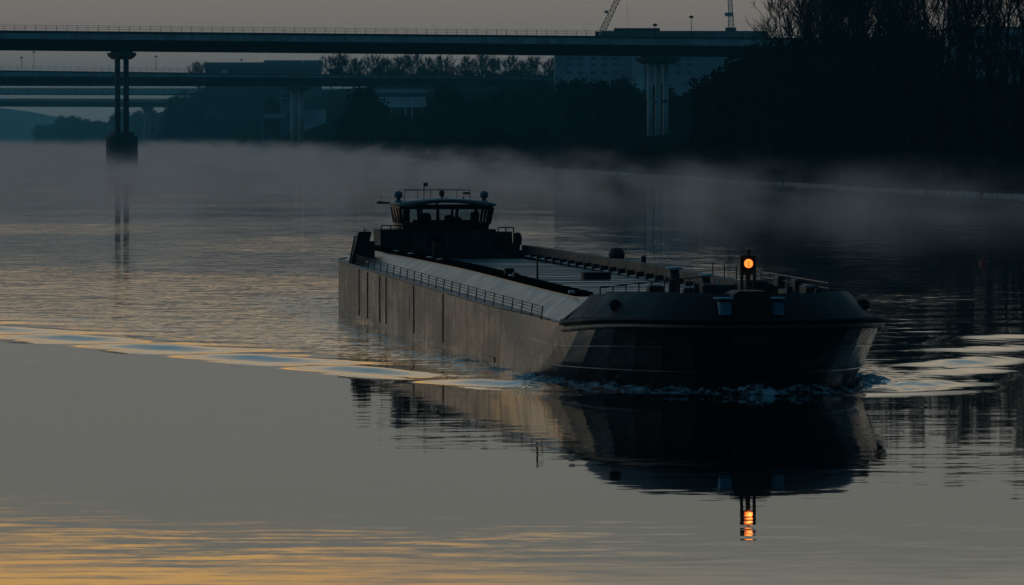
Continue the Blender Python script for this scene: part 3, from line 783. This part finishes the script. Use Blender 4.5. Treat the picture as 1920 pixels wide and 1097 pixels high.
# foredeck and bulwark
fd = MB(); pin = [(x, y) for x, y in plan(1.0) if x >= -4]
rs = []
for (x, y) in pin: rs.append([(x * .92, y * .8, 2.72), (x * .92, -y * .8, 2.72)])
fd.rings(rs, False); fd.build('foredeck', M_dark, barge)
bw = MB(); rs = []
bp_ = [p for p in plan(1.0, 40) if p[0] >= -.1]
bf = bp_ + [(x, -y) for x, y in reversed(bp_[:-1])]
def bul(x, y, ins, z, L=16.3, b=5.75):
    return (x * (1 - ins / L * 1.15), y * (1 - ins / b), z)
for (x, y) in bf:
    k_ = float(sm(-.5, 3.0, x))
    zb = zd(x) - .01; zt_ = 2.98 + .34 * float(sm(0, 14, x))
    rs.append([bul(x, y, .30 + .2 * (1 - k_), zb), bul(x, y, 1.20 + .38 * (1 - k_), zt_), bul(x, y, 1.28 + .38 * (1 - k_), zt_), bul(x, y, 1.25 + .38 * (1 - k_), 2.6)])
bw.rings(rs, False, False)
bulw = bw.build('bulwark', M_grey, barge, True)
# vent row at the foot of the bulwark
m = MB()
for (x, y) in bf[1:12:2] + bf[-8:-1:3]:
    px_, py_, _ = bul(x, y, .12, 0); m.box(px_ - .1, px_ + .1, py_ - .12, py_ + .12, zd(x) - .02, zd(x) + .07)
m.build('fairlead', M_dark, barge)
# anchor pocket on the starboard shoulder of the bulwark
def on_bulwark(i, t):
    x, y = bf[i]; k_ = float(sm(-.5, 3.0, x)); a = Vector(bul(x, y, .30 + .2 * (1 - k_), zd(x))); b_ = Vector(bul(x, y, 1.20 + .38 * (1 - k_), 2.98 + .34 * float(sm(0, 14, x))))
    return a.lerp(b_, t)
def bul_at_y(y0, t):
    best = min(range(len(bf)), key=lambda i: abs(on_bulwark(i, t).y - y0)); i2 = best + 1 if on_bulwark(best, t).y < y0 else best - 1
    i2 = max(0, min(len(bf) - 1, i2)); a, b_ = on_bulwark(best, t), on_bulwark(i2, t)
    f = 0 if abs(b_.y - a.y) < 1e-6 else (y0 - a.y) / (b_.y - a.y); return a.lerp(b_, f)
p = bul_at_y(-4.1, .48)
M_hole = pmat('pocket_black', (.002, .002, .003), .8)
MB().cyl(p + Vector((-.3, 0, -.02)), p + Vector((.22, -.08, .0)), .20, .2, 18).build('hawse_pipe', M_hole, barge, True)
p = bul_at_y(4.1, .48)
MB().cyl(p + Vector((-.3, 0, -.02)), p + Vector((.22, .08, .0)), .20, .2, 18).build('hawse_pipe', M_hole, barge, True)
# central stem housing with two pale fender windows
p0 = bul_at_y(0.0, 0.0).x
st = MB(); st.rings([[(p0 + .10 - 0 * k2, -.62 * k3, z), (p0 + .10, .62 * k3, z), (p0 - 2.2, .62 * k3, z), (p0 - 2.2, -.62 * k3, z)] for z, k2, k3 in ((1.7, 0, .9), (2.35, 0, 1), (3.30, 0, 1), (3.42, 0, .7))], True, True)
st.build('stem_housing', M_black, barge).location.y = -.3
for y0 in (-1.16, .56):
    b_ = MB().box(p0 - 1.0, p0 - .02, y0 - .19, y0 + .19, zd(13) + .14, zd(13) + .56).build('fender_box', M_blue, barge)
    MB().box(p0 - 1.0, p0 + .14, y0 - .30, y0 + .24, zd(13) + .66, zd(13) + .71).build('hood', M_blue, b_)

# bow lamp board
lb = MB(); bx = 13.2
lb.box(bx - .03, bx + .03, -.25, .27, 3.93, 4.50)
for y0 in (-.25, .17): lb.box(bx - .04, bx + .04, y0, y0 + .10, 3.0, 3.96)
lb.box(bx - .10, bx + .06, -.06, .08, 2.9, 3.95); lb.box(bx - .03, bx + .03, -.25, .27, 3.86, 3.935)
board = lb.build('lamp_board', M_black, barge)
board.location.y = -.09; board.location.z = .04
MB().lathe([(.05, 0), (.055, .10), (.06, .12), (.05, .19), (.02, .21)], 12, (bx, .03, 4.50)).build('lamp_top', M_black, board)
lens = MB(); LZ = 4.235; cyl_n = 28
lens.rings([[(bx + .035 + dxx, .02 + r_ * math.cos(2 * math.pi * q / cyl_n), LZ + r_ * math.sin(2 * math.pi * q / cyl_n)) for q in range(cyl_n)] for r_, dxx in ((.145, 0), (.14, .03), (.10, .045), (.03, .05))], True, True)
lens.build('bow_lamp', emat('lamp_glow', (1.0, .18, .028), 2.5), board, True)
MB().box(bx + .086, bx + .10, .005, .035, LZ - .11, LZ + .06).build('lamp_filament', M_rust, board)
M_ring = emat('lamp_rim_glow', (1, .05, .005), .10)
hd = MB(); hd.rings([[(bx + .035 + dxx, .02 + r_ * math.cos(2 * math.pi * q / cyl_n), LZ + r_ * math.sin(2 * math.pi * q / cyl_n)) for q in range(cyl_n)] for r_, dxx in ((.157, .001), (.157, .12), (.175, .12), (.175, .001))], True, False)
hd.build('lamp_hood', M_rust, board, True)
lp = bpy.data.lights.new('bow_lamp_light', 'POINT'); lp.energy = 1.2; lp.color = (1, .35, .08); lp.shadow_soft_size = .1
lpo = bpy.data.objects.new('bow_lamp_light', lp); C.objects.link(lpo); lpo.parent = board; lpo.location = (bx + .35, .02, LZ)

# mushroom vents, winches, bollards on the foredeck
def vent(x, y, z, r, h, cap=M_light):
    b_ = MB().lathe([(r, 0), (r * .9, h * .85), (r * .8, h)], 14, (x, y, z)).build('vent', M_dark, barge, True)
    MB().lathe([(r * .5, 0), (r * 1.35, .03), (r * 1.4, .09), (r * .8, .13)], 14, (x, y, z + h)).build('vent_cap', cap, b_, True)
vent(-6.0, -.25, 2.6, .22, 1.10); vent(1.5, -.05, 2.72, .20, .88)
def lump(x, y, w_, l_, z1, mat=M_black, nm='deck_gear', z0=2.7):
    m = MB(); m.rings([[(x - l_ / 2 * k_, y - w_ / 2 * k_, z), (x + l_ / 2 * k_, y - w_ / 2 * k_, z), (x + l_ / 2 * k_, y + w_ / 2 * k_, z), (x - l_ / 2 * k_, y + w_ / 2 * k_, z)] for z, k_ in ((z0, 1), (z1 - .06, 1), (z1, .8))], True, True)
    return m.build(nm, mat, barge)
lump(4, -2.1, .5, .8, 3.38, nm='bollard'); lump(4, -3.35, .9, .8, 3.16, nm='rope_bin'); lump(6, -1.2, .35, .5, 3.33, nm='bollard')
lump(7, .95, .75, 1.2, 3.62, nm='winch_housing'); lump(6.5, 1.35, .5, 1, 3.5, nm='winch_housing'); lump(7, -.62, .55, 1, 3.48, nm='winch_housing')
w_ = MB().cyl((5.5, -.9, 3.15), (5.5, .5, 3.15), .28, None, 14); w_.cyl((5.5, -.95, 3.15), (5.5, -.88, 3.15), .36, None, 14); w_.cyl((5.5, .45, 3.15), (5.5, .52, 3.15), .36, None, 14); w_.build('anchor_winch', M_black, barge, True)
for y0 in (2.1, 2.6, 3.25, 3.6): lump(3.5, y0, .2, .3, 3.35 - .06 * (y0 - 2), nm='bollard')
MB().cyl((2, .35, 2.72), (2, .35, 3.5), .03, None, 6).cyl((2, .35, 3.45), (2, .35, 3.52), .06, None, 8).build('stanchion', M_light, barge)
for y0 in (-4.2,): lump(-3.4, y0, .22, .3, 3.05, M_light, 'deck_fitting', 2.95)
# rails at the bow
def rail(pts, posts, nm='railing', r=.022, rows=(1.0,), base=None):
    m = MB()
    for q in rows: m.tube([(x, y, z0 + (z1 - z0) * q) for x, y, z0, z1 in pts], r, 5)
    o = m.build(nm, M_dark, barge)
    for (x, y, z0, z1) in posts:
        MB().cyl((x, y, z0), (x, y, z1), r * 1.15, None, 6).build('post', M_dark, o)
    return o
def lerp4(a, b, n): return [tuple(a[i] + (b[i] - a[i]) * k / (n - 1) for i in range(4)) for k in range(n)]
P = lerp4((1.8, -3.75, 2.9, 3.26), (-1.5, .2, 2.9, 3.56), 9); rail(P, P)
P = lerp4((-28, 3.85, 3.05, 3.62), (-14, 3.9, 3.0, 3.52), 5); rail(P, P, rows=(1.0,))
P = lerp4((-14, 3.9, 3.0, 3.50), (3.2, 4.0, 2.98, 3.42), 8); rail(P, P, rows=(1.0, .6))
lump(-9, 3.9, .25, 1.2, 3.45, nm='bollard', z0=3.0); lump(-4.2, 3.9, .3, 1.2, 3.42, nm='bollard', z0=3.0); lump(.5, 3.7, .5, 1.5, 3.30, nm='rope_bin', z0=2.9)
# side railings above the gangway
for s_ in (-1, 1):
    m = MB(); xs_ = np.linspace(-86, -.6, 25); yy = 5.55 * s_
    for q in (.13, .25, .37, .48): m.tube([(x, yy + .1 * s_ * -q, zd(x) + q * .92) for x in xs_], .016, 4)
    ro = m.build('railing', M_black, barge)
    for x in xs_: MB().cyl((x, yy, zd(x)), (x + .12 * (x > -2), yy - .05 * s_, zd(x) + .47), .024, None, 5).build('post', M_black, ro)
# thin masts on the hold edge
for (x, y, h, r_) in ((-24.5, -3.3, 1.42, .045), (-71, -3.25, 1.15, .035)):
    b_ = MB().cyl((x, y, 2.6), (x, y, 2.95 + h - .3), r_, r_ * .8, 8).build('mast', M_dark, barge)
    MB().cyl((x, y + .05, 2.95 + h - .38), (x + .1, y + .22, 2.95 + h - .5), .03, None, 6).build('mast_fitting', M_dark, b_)
# small fittings on the starboard hold edge
for x in (-84, -76, -66, -61, -29): MB().box(x, x + .9, -3.98, -3.80, zc(x) + .16, zc(x) + .21).build('cleat', M_white, barge)
for (x, w2, h2) in ((-31, .36, .16), (-27.5, .18, .10)): MB().box(x, x + .5, -3.95, -3.95 + w2, zc(x) + .14, zc(x) + .24 + h2).build('locker', M_black, barge)
vx = -62; MB().lathe([(.30, 0), (.36, .2), (.28, .42), (.1, .5)], 12, (vx, 3.9, zc(vx) + .15)).build('vent', M_black, barge, True)
MB().box(-52, -51.8, 3.8, 4.0, zc(-52)+.1, zc(-52) + .45).build('bollard', M_black, barge)
for k_ in range(6): MB().box(-98.5 + 1.6 * k_, -98.3 + 1.6 * k_, 3.45, 3.62, 2.5, zc(-90) + .12).build('stanchion', M_black, barge)
rail(lerp4((-99, 3.55, 2.5, zc(-98) + .16), (-88, 3.55, 2.5, zc(-88) + .12), 2), [])
# reddish panels on the port rim are part of the rim; dark bulkhead behind hatches
MB().box(-97, -96.6, -4.2, 4.2, 2.3, 3.0).build('hold_end_wall', M_black, barge)

# deckhouse and wheelhouse
X0 = -98.5
m = MB(); m.prism([(X0, -2.12), (X0 + .35, -1.2), (X0 + .35, 1.2), (X0, 2.12), (X0 - 9, 2.12), (X0 - 9, -2.12)], 2.3, 3.98)
house = m.build('deckhouse', M_dark, barge)
def side_win(y0, y1, z0, z1, mt): MB().box(X0 + .345, X0 + .385, y0, y1, z0, z1).build('window', mt, house)
side_win(-1.25, -.35, 3.18, 3.70, M_grey)
side_win(.75, 1.25, 3.32, 3.55, M_win)
MB().box(X0 - .02, X0 + .03, 1.5, 1.85, 3.3, 3.5).build('window', M_win, house)
# wheelhouse: outward leaning posts, a camber roof, glass all round
def wh(z):   # outline of the glasshouse at a height
    k_ = (z - 3.98) / 1.15; f = 1 + .10 * k_
    return [(X0 + .05 + .35 * k_, -2.05 * f), (X0 + .45 + .38 * k_, -1.28 * f), (X0 + .62 + .4 * k_, -.43 * f), (X0 + .62 + .4 * k_, .43 * f), (X0 + .45 + .38 * k_, 1.28 * f), (X0 + .05 + .35 * k_, 2.05 * f), (X0 - 4.6, 2.05 * f), (X0 - 4.9, .7 * f), (X0 - 4.9, -.7 * f), (X0 - 4.6, -2.05 * f)]
m = MB(); m.rings([[(x, y, z) for x, y in wh(z)] for z in (3.98, 4.30)], True, True); whs = m.build('wheelhouse', M_dark, barge)
m = MB(); m.rings([[(x, y, z) for x, y in wh(z)] for z in (4.94, 5.13)], True, True); m.build('header', M_dark, whs)
a0, a1 = wh(4.25), wh(5.0)
n_ = len(a0)
for i in range(n_):
    r_ = .085 if i < 6 else .07
    MB().cyl((*a0[i], 4.25), (*a1[i], 5.0), r_, r_, 6).build('window_post', M_dark, whs)
for (i, ts) in ((5, (.33, .66)), (9, (.33, .66))):
    for t in ts:
        j = (i + 1) % n_; q0 = Vector((*a0[i], 4.25)).lerp(Vector((*a0[j], 4.25)), t); q1 = Vector((*a1[i], 5.0)).lerp(Vector((*a1[j], 5.0)), t); MB().cyl(q0, q1, .07, .07, 6).build('window_post', M_dark, whs)
gm = bpy.data.materials.new('wheelhouse_glass'); gm.use_nodes = True; g = NT(gm.node_tree); g.n.clear()
o_ = g.new('ShaderNodeOutputMaterial'); mx = g.new('ShaderNodeMixShader'); tr = g.new('ShaderNodeBsdfTransparent'); gl = g.new('ShaderNodeBsdfGlossy'); fr = g.new('ShaderNodeFresnel')
tr.inputs[0].default_value = (.84, .90, .90, 1); gl.inputs[0].default_value = (1, 1, 1, 1); gl.inputs['Roughness'].default_value = .04; fr.inputs[0].default_value = 1.5
g.l.new(fr.outputs[0], mx.inputs[0]); g.l.new(tr.outputs[0], mx.inputs[1]); g.l.new(gl.outputs[0], mx.inputs[2]); g.l.new(mx.outputs[0], o_.inputs[0])
for i in range(n_):
    j = (i + 1) % n_; A_ = Vector((*a0[i], 4.27)); B_ = Vector((*a0[j], 4.27)); C_ = Vector((*a1[j], 4.97)); D_ = Vector((*a1[i], 4.97))
    nn_ = (B_ - A_).cross(D_ - A_).normalized() * .012
    MB().rings([[A_, B_, C_, D_], [A_ + nn_, B_ + nn_, C_ + nn_, D_ + nn_]], True, True).build('window', gm, whs)
# roof with camber
rf = MB(); rs = []
for x, wdt, dz_ in ((X0 + 1.35, .80, -.05), (X0 + 1.2, .95, -.01), (X0 + .6, 1.05, .02), (X0 - 2.5, 1.07, .06), (X0 - 5.0, 1.0, .02), (X0 - 5.3, .9, -.06)):
    up_, lo_ = [], []
    for q in np.linspace(-1, 1, 13):
        up_.append((x - .45 * q * q * (x > X0), 2.32 * wdt * q, 5.20 + dz_ + .24 * (1 - q ** 2)))
        lo_.append((x - .45 * q * q * (x > X0), 2.32 * wdt * q, 5.10 + .20 * (1 - q ** 2) + min(0, dz_)))
    rs.append(up_ + lo_[::-1])
rf.rings(rs, True, True)
roof = rf.build('roof', pmat('roof_paint', (.10, .12, .13), .4), whs, True)
# things on the roof (parts of the wheelhouse)
for y in (-2.2, 1.92):
    MB().lathe([(.20, 0), (.19, .14), (.10, .16), (.10, .26), (.19, .30), (.21, .42), (.17, .54), (.07, .60)], 14, (X0 - .8, y, 5.20)).build('antenna_dome', pmat('dome_paint', (.04, .10, .15), .5), whs, True)
m = MB(); Y0, Y1 = -1.9, 1.25
for x in (X0 - .9,):
    m.tube([(x, Y0, 5.84), (x, 0, 5.86), (x, Y1, 5.84)], .018, 5)
    for y in np.linspace(Y0, Y1, 6): m.cyl((x, y, 5.3), (x, y, 5.85), .018, None, 5)
    m.tube([(x, Y1 - .35, 5.70), (x, Y1, 5.70)], .06, 5)
m.tube([(X0 - .9, Y0, 5.84), (X0 - 4.5, Y0, 5.84), (X0 - 4.5, Y1, 5.84), (X0 - .9, Y1, 5.84)], .018, 5)
m.build('roof_railing', M_dark, whs)
m = MB().cyl((X0 - .5, -1.0, 5.3), (X0 - .5, -1.0, 6.1), .022, None, 6); m.box(X0 - .52, X0 - .48, -1.03, -.82, 6.02, 6.2); m.build('flag_mast', M_dark, whs)
m = MB().lathe([(.05, 0), (.05, .12), (.12, .16), (.14, .34), (.06, .42)], 10, (X0 + .1, -.20, 5.42)); m.cyl((X0 + .5, -.35, 5.38), (X0 + .8, -.5, 5.22), .06, None, 8); m.build('searchlight', M_dark, whs)
m = MB().box(X0 - .4, X0 - .1, .0, .15, 5.4, 5.5); m.cyl((X0 - .5, .9, 5.35), (X0 - .5, .9, 5.52), .05, None, 6); m.build('horn', M_dark, whs)
m = MB().cyl((X0 - 2.6, -2.45, 5.22), (X0 - 2.6, -3.0, 5.22), .05, None, 6); m.cyl((X0 - 2.6, -2.95, 5.17), (X0 - 2.6, -2.95, 5.30), .16, None, 10); m.cyl((X0 - 2.6, -2.9, 5.2), (X0 - 2.6, -2.9, 5.6), .012, None, 5); m.build('side_light', M_dark, whs)
whs.location.y = -.30
# inside: console, two chairs, screens
m = MB().box(X0 - 1.0, X0 - .2, -1.5, 1.5, 4.3, 4.42); m.box(X0 - .7, X0 - .6, -1.3, -.9, 4.42, 4.62); m.box(X0 - .7, X0 - .6, .25, .8, 4.42, 4.55); m.build('console', M_black, whs)
for y in (-.75, .35):
    m = MB(); m.rings([[(X0 - 2.2 + a_, y - .24 * k_, z), (X0 - 2.0 + a_, y - .24 * k_, z), (X0 - 2.0 + a_, y + .24 * k_, z), (X0 - 2.2 + a_, y + .24 * k_, z)] for z, k_, a_ in ((4.31, 1, 0), (4.55, 1, -.02), (4.70 - (y > 0) * .1, .7, -.05), (4.74 - (y > 0) * .1, .35, -.05))], True, True)
    m.build('chair', M_black, whs)
MB().box(X0 - 3.6, X0 - 3.2, 1.5, 1.9, 4.31, 4.75).build('locker', M_black, whs)
MB().box(X0 - 3.6, X0 - 3.3, -1.75, -1.45, 4.31, 4.93).build('locker', M_black, whs)
# wing houses, rails, exhaust
m = MB().box(X0 - 4, X0 + .2, -3.45, -2.14, 2.4, 3.92); m.box(X0 - 4.05, X0 + .25, -3.5, -2.14, 3.92, 3.96); m.build('side_house', M_black, barge)
rail(lerp4((X0 + .1, -3.4, 3.96, 4.16), (X0 + .1, -2.15, 3.96, 4.16), 4), lerp4((X0 + .1, -3.4, 3.96, 4.16), (X0 + .1, -2.5, 3.96, 4.16), 3), r=.03)
m = MB(); m.prism([(X0 - 3, 2.25), (X0 - .5, 2.25), (X0 - .5, 2.95), (X0 - 3, 3.1)], 2.4, 3.84); m.box(X0 - 3, X0 - .4, 2.95, 3.25, 2.4, 3.3); m.build('side_house', M_black, barge)
rail(lerp4((X0 + .2, 2.2, 2.5, 4.06), (X0 + .2, 2.95, 2.5, 4.06), 3), lerp4((X0 + .2, 2.2, 2.5, 4.06), (X0 + .2, 2.95, 2.5, 4.06), 3), r=.03)
MB().lathe([(.10, 0), (.12, .75), (.20, .85), (.22, 1.15), (.16, 1.35), (.06, 1.42)], 12, (X0 - 1, 3.25, 2.4)).build('exhaust', M_black, barge, True)
lump(X0 + 1, 3.45, .5, 1, 2.95, nm='bollard', z0=2.4)
# aft starboard column with its leaning ladder
m = MB(); m.rings([[(-89.6, y0, z), (-88.8, y0, z), (-88.8, y1, z), (-89.6, y1, z)] for z, y0, y1 in ((2.5, -5.6, -4.9), (2.9, -5.5, -4.82), (3.95, -5.22, -4.62), (3.99, -5.20, -4.65))], True, True)
m.box(-89.6, -88.9, -4.8, -4.45, 2.5, 3.55); m.cyl((-89.2, -4.9, 3.98), (-89.2, -4.9, 4.12), .04, None, 6); dav = m.build('davit', M_black, barge)
m = MB()
for x in (-88.6, -88.2): m.cyl((x, -5.68, 2.52), (x, -5.42, 3.78), .03, None, 6)
for q in np.linspace(.1, .92, 6): m.cyl((-88.6, -5.68 + .26 * q, 2.52 + 1.26 * q), (-88.2, -5.68 + .26 * q, 2.52 + 1.26 * q), .02, None, 5)
m.cyl((-88.4, -5.42, 3.78), (-88.9, -5.2, 3.78), .025, None, 5); m.build('ladder', M_dark, dav)

# broken water along the bow
fm = MB(); r = random.Random(5)
bl = [p for p in plan(0.05, 60) if p[0] > -9]; bl = bl + [(x, -y) for x, y in reversed(bl[:-1])]
M4 = Matrix(((AX.x, AY.x, 0, BX0), (AX.y, AY.y, 0, BY0), (0, 0, 1, 0), (0, 0, 0, 1)))
def blob(c, a, h):
    n = 5; rot = r.uniform(0, 6.28)
    fm.rings([[c + Vector((a * q * math.cos(rot + k_ * 1.2566), a * q * math.sin(rot + k_ * 1.2566), zz * h)) for k_ in range(n)] for q, zz in ((.35, -.5), (1, 0), (.45, .5))], True, True)
nB = len(bl); NA, NC = 1300, 26
def blp(u):
    u = min(nB - 1.002, max(0, u)); j = int(u); f = u - j
    x = bl[j][0] * (1 - f) + bl[j + 1][0] * f; y = bl[j][1] * (1 - f) + bl[j + 1][1] * f
    tx, ty = bl[j + 1][0] - bl[j][0], bl[j + 1][1] - bl[j][1]; l = math.hypot(tx, ty) or 1
    return x, y, ty / l, -tx / l
PA = np.array([blp(u) for u in np.linspace(0, nB - 1.002, NA)])
for k_ in (2, 3):        # smooth the outline normals
    PA[:, k_] = np.convolve(np.pad(PA[:, k_], 20, mode='edge'), np.ones(41) / 41, mode='valid')
OU = np.linspace(-.25, 1, NC) ; fr_ = sm(-9, 3, PA[:, 0])[:, None]
g1 = smooth_noise((NA, NC), (30, 3), 21); g2 = smooth_noise((NA, NC), (150, 9), 22); g3 = smooth_noise((NA, NC), (620, 22), 23); g4 = smooth_noise((NA, 1), (26, 1), 24)
reach = .25 + (1.5 + .35 * g4) * fr_
O_ = reach * OU[None, :]
XL = PA[:, 0:1] + PA[:, 2:3] * O_; YL = PA[:, 1:2] + PA[:, 3:4] * O_
WXa = BX0 + AX.x * XL + AY.x * YL; WYa = BY0 + AX.y * XL + AY.y * YL
prof = np.exp(-((OU[None, :] - .30) / .33) ** 2)
Zf = wave_height(WXa, WYa) + prof * (.02 + .13 * fr_ * (1 + .55 * g1 + .5 * g4)) + (.010 + .035 * fr_) * g2 * prof + (.006 + .020 * fr_) * g3 * prof ** .5
Zf -= .10 * sm(.75, 1.0, OU)[None, :] + .02
endf = np.minimum(np.arange(NA), np.arange(NA)[::-1]) / 60.0
Zf -= (.15 * (1 - np.clip(endf, 0, 1)))[:, None]
rows = [[(WXa[a, c], WYa[a, c], Zf[a, c]) for c in range(NC)] for a in range(NA)]
fm.rings(rows, close=False)
for i in range(5000):
    a = r.randrange(NA); c = r.randrange(2, NC - 8)
    if fr_[a, 0] < .5 or g1[a, c] < .1: continue
    h_ = r.random() ** 3 * .22
    blob(Vector((WXa[a, c], WYa[a, c], Zf[a, c] + h_)), r.uniform(.006, .018), r.uniform(.008, .03))
def foam_material():
    m = bpy.data.materials.new('foam'); m.use_nodes = True; n = NT(m.node_tree); b = n.n['Principled BSDF']
    tc = n.new('ShaderNodeTexCoord').outputs['Object']
    f = n.noise(n.scale(tc, 2.2, 1.2, 3), 1.0, 6, .75); k_ = n.maprange(f, .44, .62)
    n.l.new(n.mix(k_, (.006, .014, .02, 1), (.42, .60, .70, 1)), b.inputs['Base Color'])
    n.l.new(n.maprange(k_, 0, 1, .12, .8), b.inputs['Roughness']); b.inputs['IOR'].default_value = 1.333
    bp = n.new('ShaderNodeBump'); bp.inputs['Distance'].default_value = .04; bp.inputs['Strength'].default_value = .8
    n.l.new(n.noise(tc, 9.0, 3, .6), bp.inputs['Height']); n.l.new(bp.outputs[0], b.inputs['Normal'])
    return m
fo = fm.build('foam', foam_material(), None, True)
tag(fo, 'broken white water along the waterline round the bow of the barge', 'foam', kind='stuff')

# red buoy
e = thing('buoy', (WX(1845, 490), 490, 0), 'small red channel buoy floating on the dark water right of the barge', 'buoy')
MB().lathe([(.30, -.25), (.34, .0), (.34, .14), (.10, .22)], 16).build('float', M_red, e, True)
MB().lathe([(.10, .2), (.09, .45), (.03, .62)], 12).build('topmark', M_red, e, True)
# low timber booms resting in the water near the pier
e = thing('boom', (WX(136, 2010), 2008, .0), 'thin floating boom in the mist left of the tall bridge pier', 'boom')
m = MB()
for i in range(3): m.cyl((i * 2.9, 0, 0), (i * 2.9 + 2.6, 0, .02), .15, None, 8)
m.build('float', M_walld, e)

# ------------------------------------------------------------------ mist lying on the river
mist = MB(); xs_ = []
ring0 = []; ring1 = []
ymist = [470, 600, 800, 983, 1263, 1500, 2000, 2857, 4200]
left = [(-.092 * y - 60, y) for y in ymist]; right = [(min(bankx(y) + 3, .085 * y + 40), y) for y in ymist]
outl = right + left[::-1]
mist.rings([[(x, y, .06) for x, y in outl], [(x, y, 7.1) for x, y in outl]], True, True)
mm = bpy.data.materials.new('river_mist'); mm.use_nodes = True; n = NT(mm.node_tree); n.n.clear()
oo = n.new('ShaderNodeOutputMaterial'); pv = n.new('ShaderNodeVolumePrincipled'); n.l.new(pv.outputs[0], oo.inputs['Volume'])
pv.inputs['Color'].default_value = (1.0, .90, .93, 1); pv.inputs['Anisotropy'].default_value = .75
g_ = n.new('ShaderNodeNewGeometry').outputs['Position']; s3 = n.new('ShaderNodeSeparateXYZ'); n.l.new(g_, s3.inputs[0])
nz = n.noise(n.scale(g_, .10, .006, .16), 1.0, 3, .6)
hgt = n.math("ADD", .9, n.math('MULTIPLY', n.math('MAXIMUM', n.math('SUBTRACT', nz, .45), 0.0), 18.0))
fall = n.math('EXPONENT', n.math('MULTIPLY', n.math('DIVIDE', s3.outputs[2], hgt), -1.0))
dn = n.math('MULTIPLY', n.math('MULTIPLY', n.math('MULTIPLY', fall, n.maprange(s3.outputs[2], 7.0, 2.5)), n.maprange(nz, .38, .64, .15, 2.4)), n.maprange(n.math('ADD', s3.outputs[1], n.math('MULTIPLY', s3.outputs[0], 2.3)), 580, 900))
n.l.new(n.math('MULTIPLY', dn, n.maprange(s3.outputs[0], 5, -60, .0016, .0031)), pv.inputs['Density'])
mo = mist.build('mist', mm); tag(mo, 'low mist drifting on the river in front of the far bank', 'mist', kind='stuff')
mm.cycles.volume_step_rate = .35 if hasattr(mm.cycles, 'volume_step_rate') else 1

vm = MB().box(-3600, 3600, 4300, 12900, -2, 90)  # second haze volume, added to pale the far end of the valley
vmx = bpy.data.materials.new('valley_haze'); vmx.use_nodes = True; n = NT(vmx.node_tree); n.n.clear()
oo = n.new('ShaderNodeOutputMaterial'); pv = n.new('ShaderNodeVolumePrincipled'); n.l.new(pv.outputs[0], oo.inputs['Volume'])
pv.inputs['Color'].default_value = (.35, .85, 1.0, 1); pv.inputs['Density'].default_value = 1.1e-4; pv.inputs['Anisotropy'].default_value = .6
tag(vm.build('valley_haze', vmx), 'thicker blue haze filling the far end of the river valley', 'haze', kind='stuff')

# ------------------------------------------------------------------ air
hz = MB().box(-3700, 3700, -160, 13000, -4, 96)
hmx = bpy.data.materials.new('haze'); hmx.use_nodes = True; n = NT(hmx.node_tree); n.n.clear()
oo = n.new('ShaderNodeOutputMaterial'); pv = n.new('ShaderNodeVolumePrincipled'); n.l.new(pv.outputs[0], oo.inputs['Volume'])
pv.inputs['Color'].default_value = (.22, .80, 1.0, 1); pv.inputs['Density'].default_value = 5.5e-5; pv.inputs['Anisotropy'].default_value = .5
ho = hz.build('haze', hmx); tag(ho, kind='stuff')
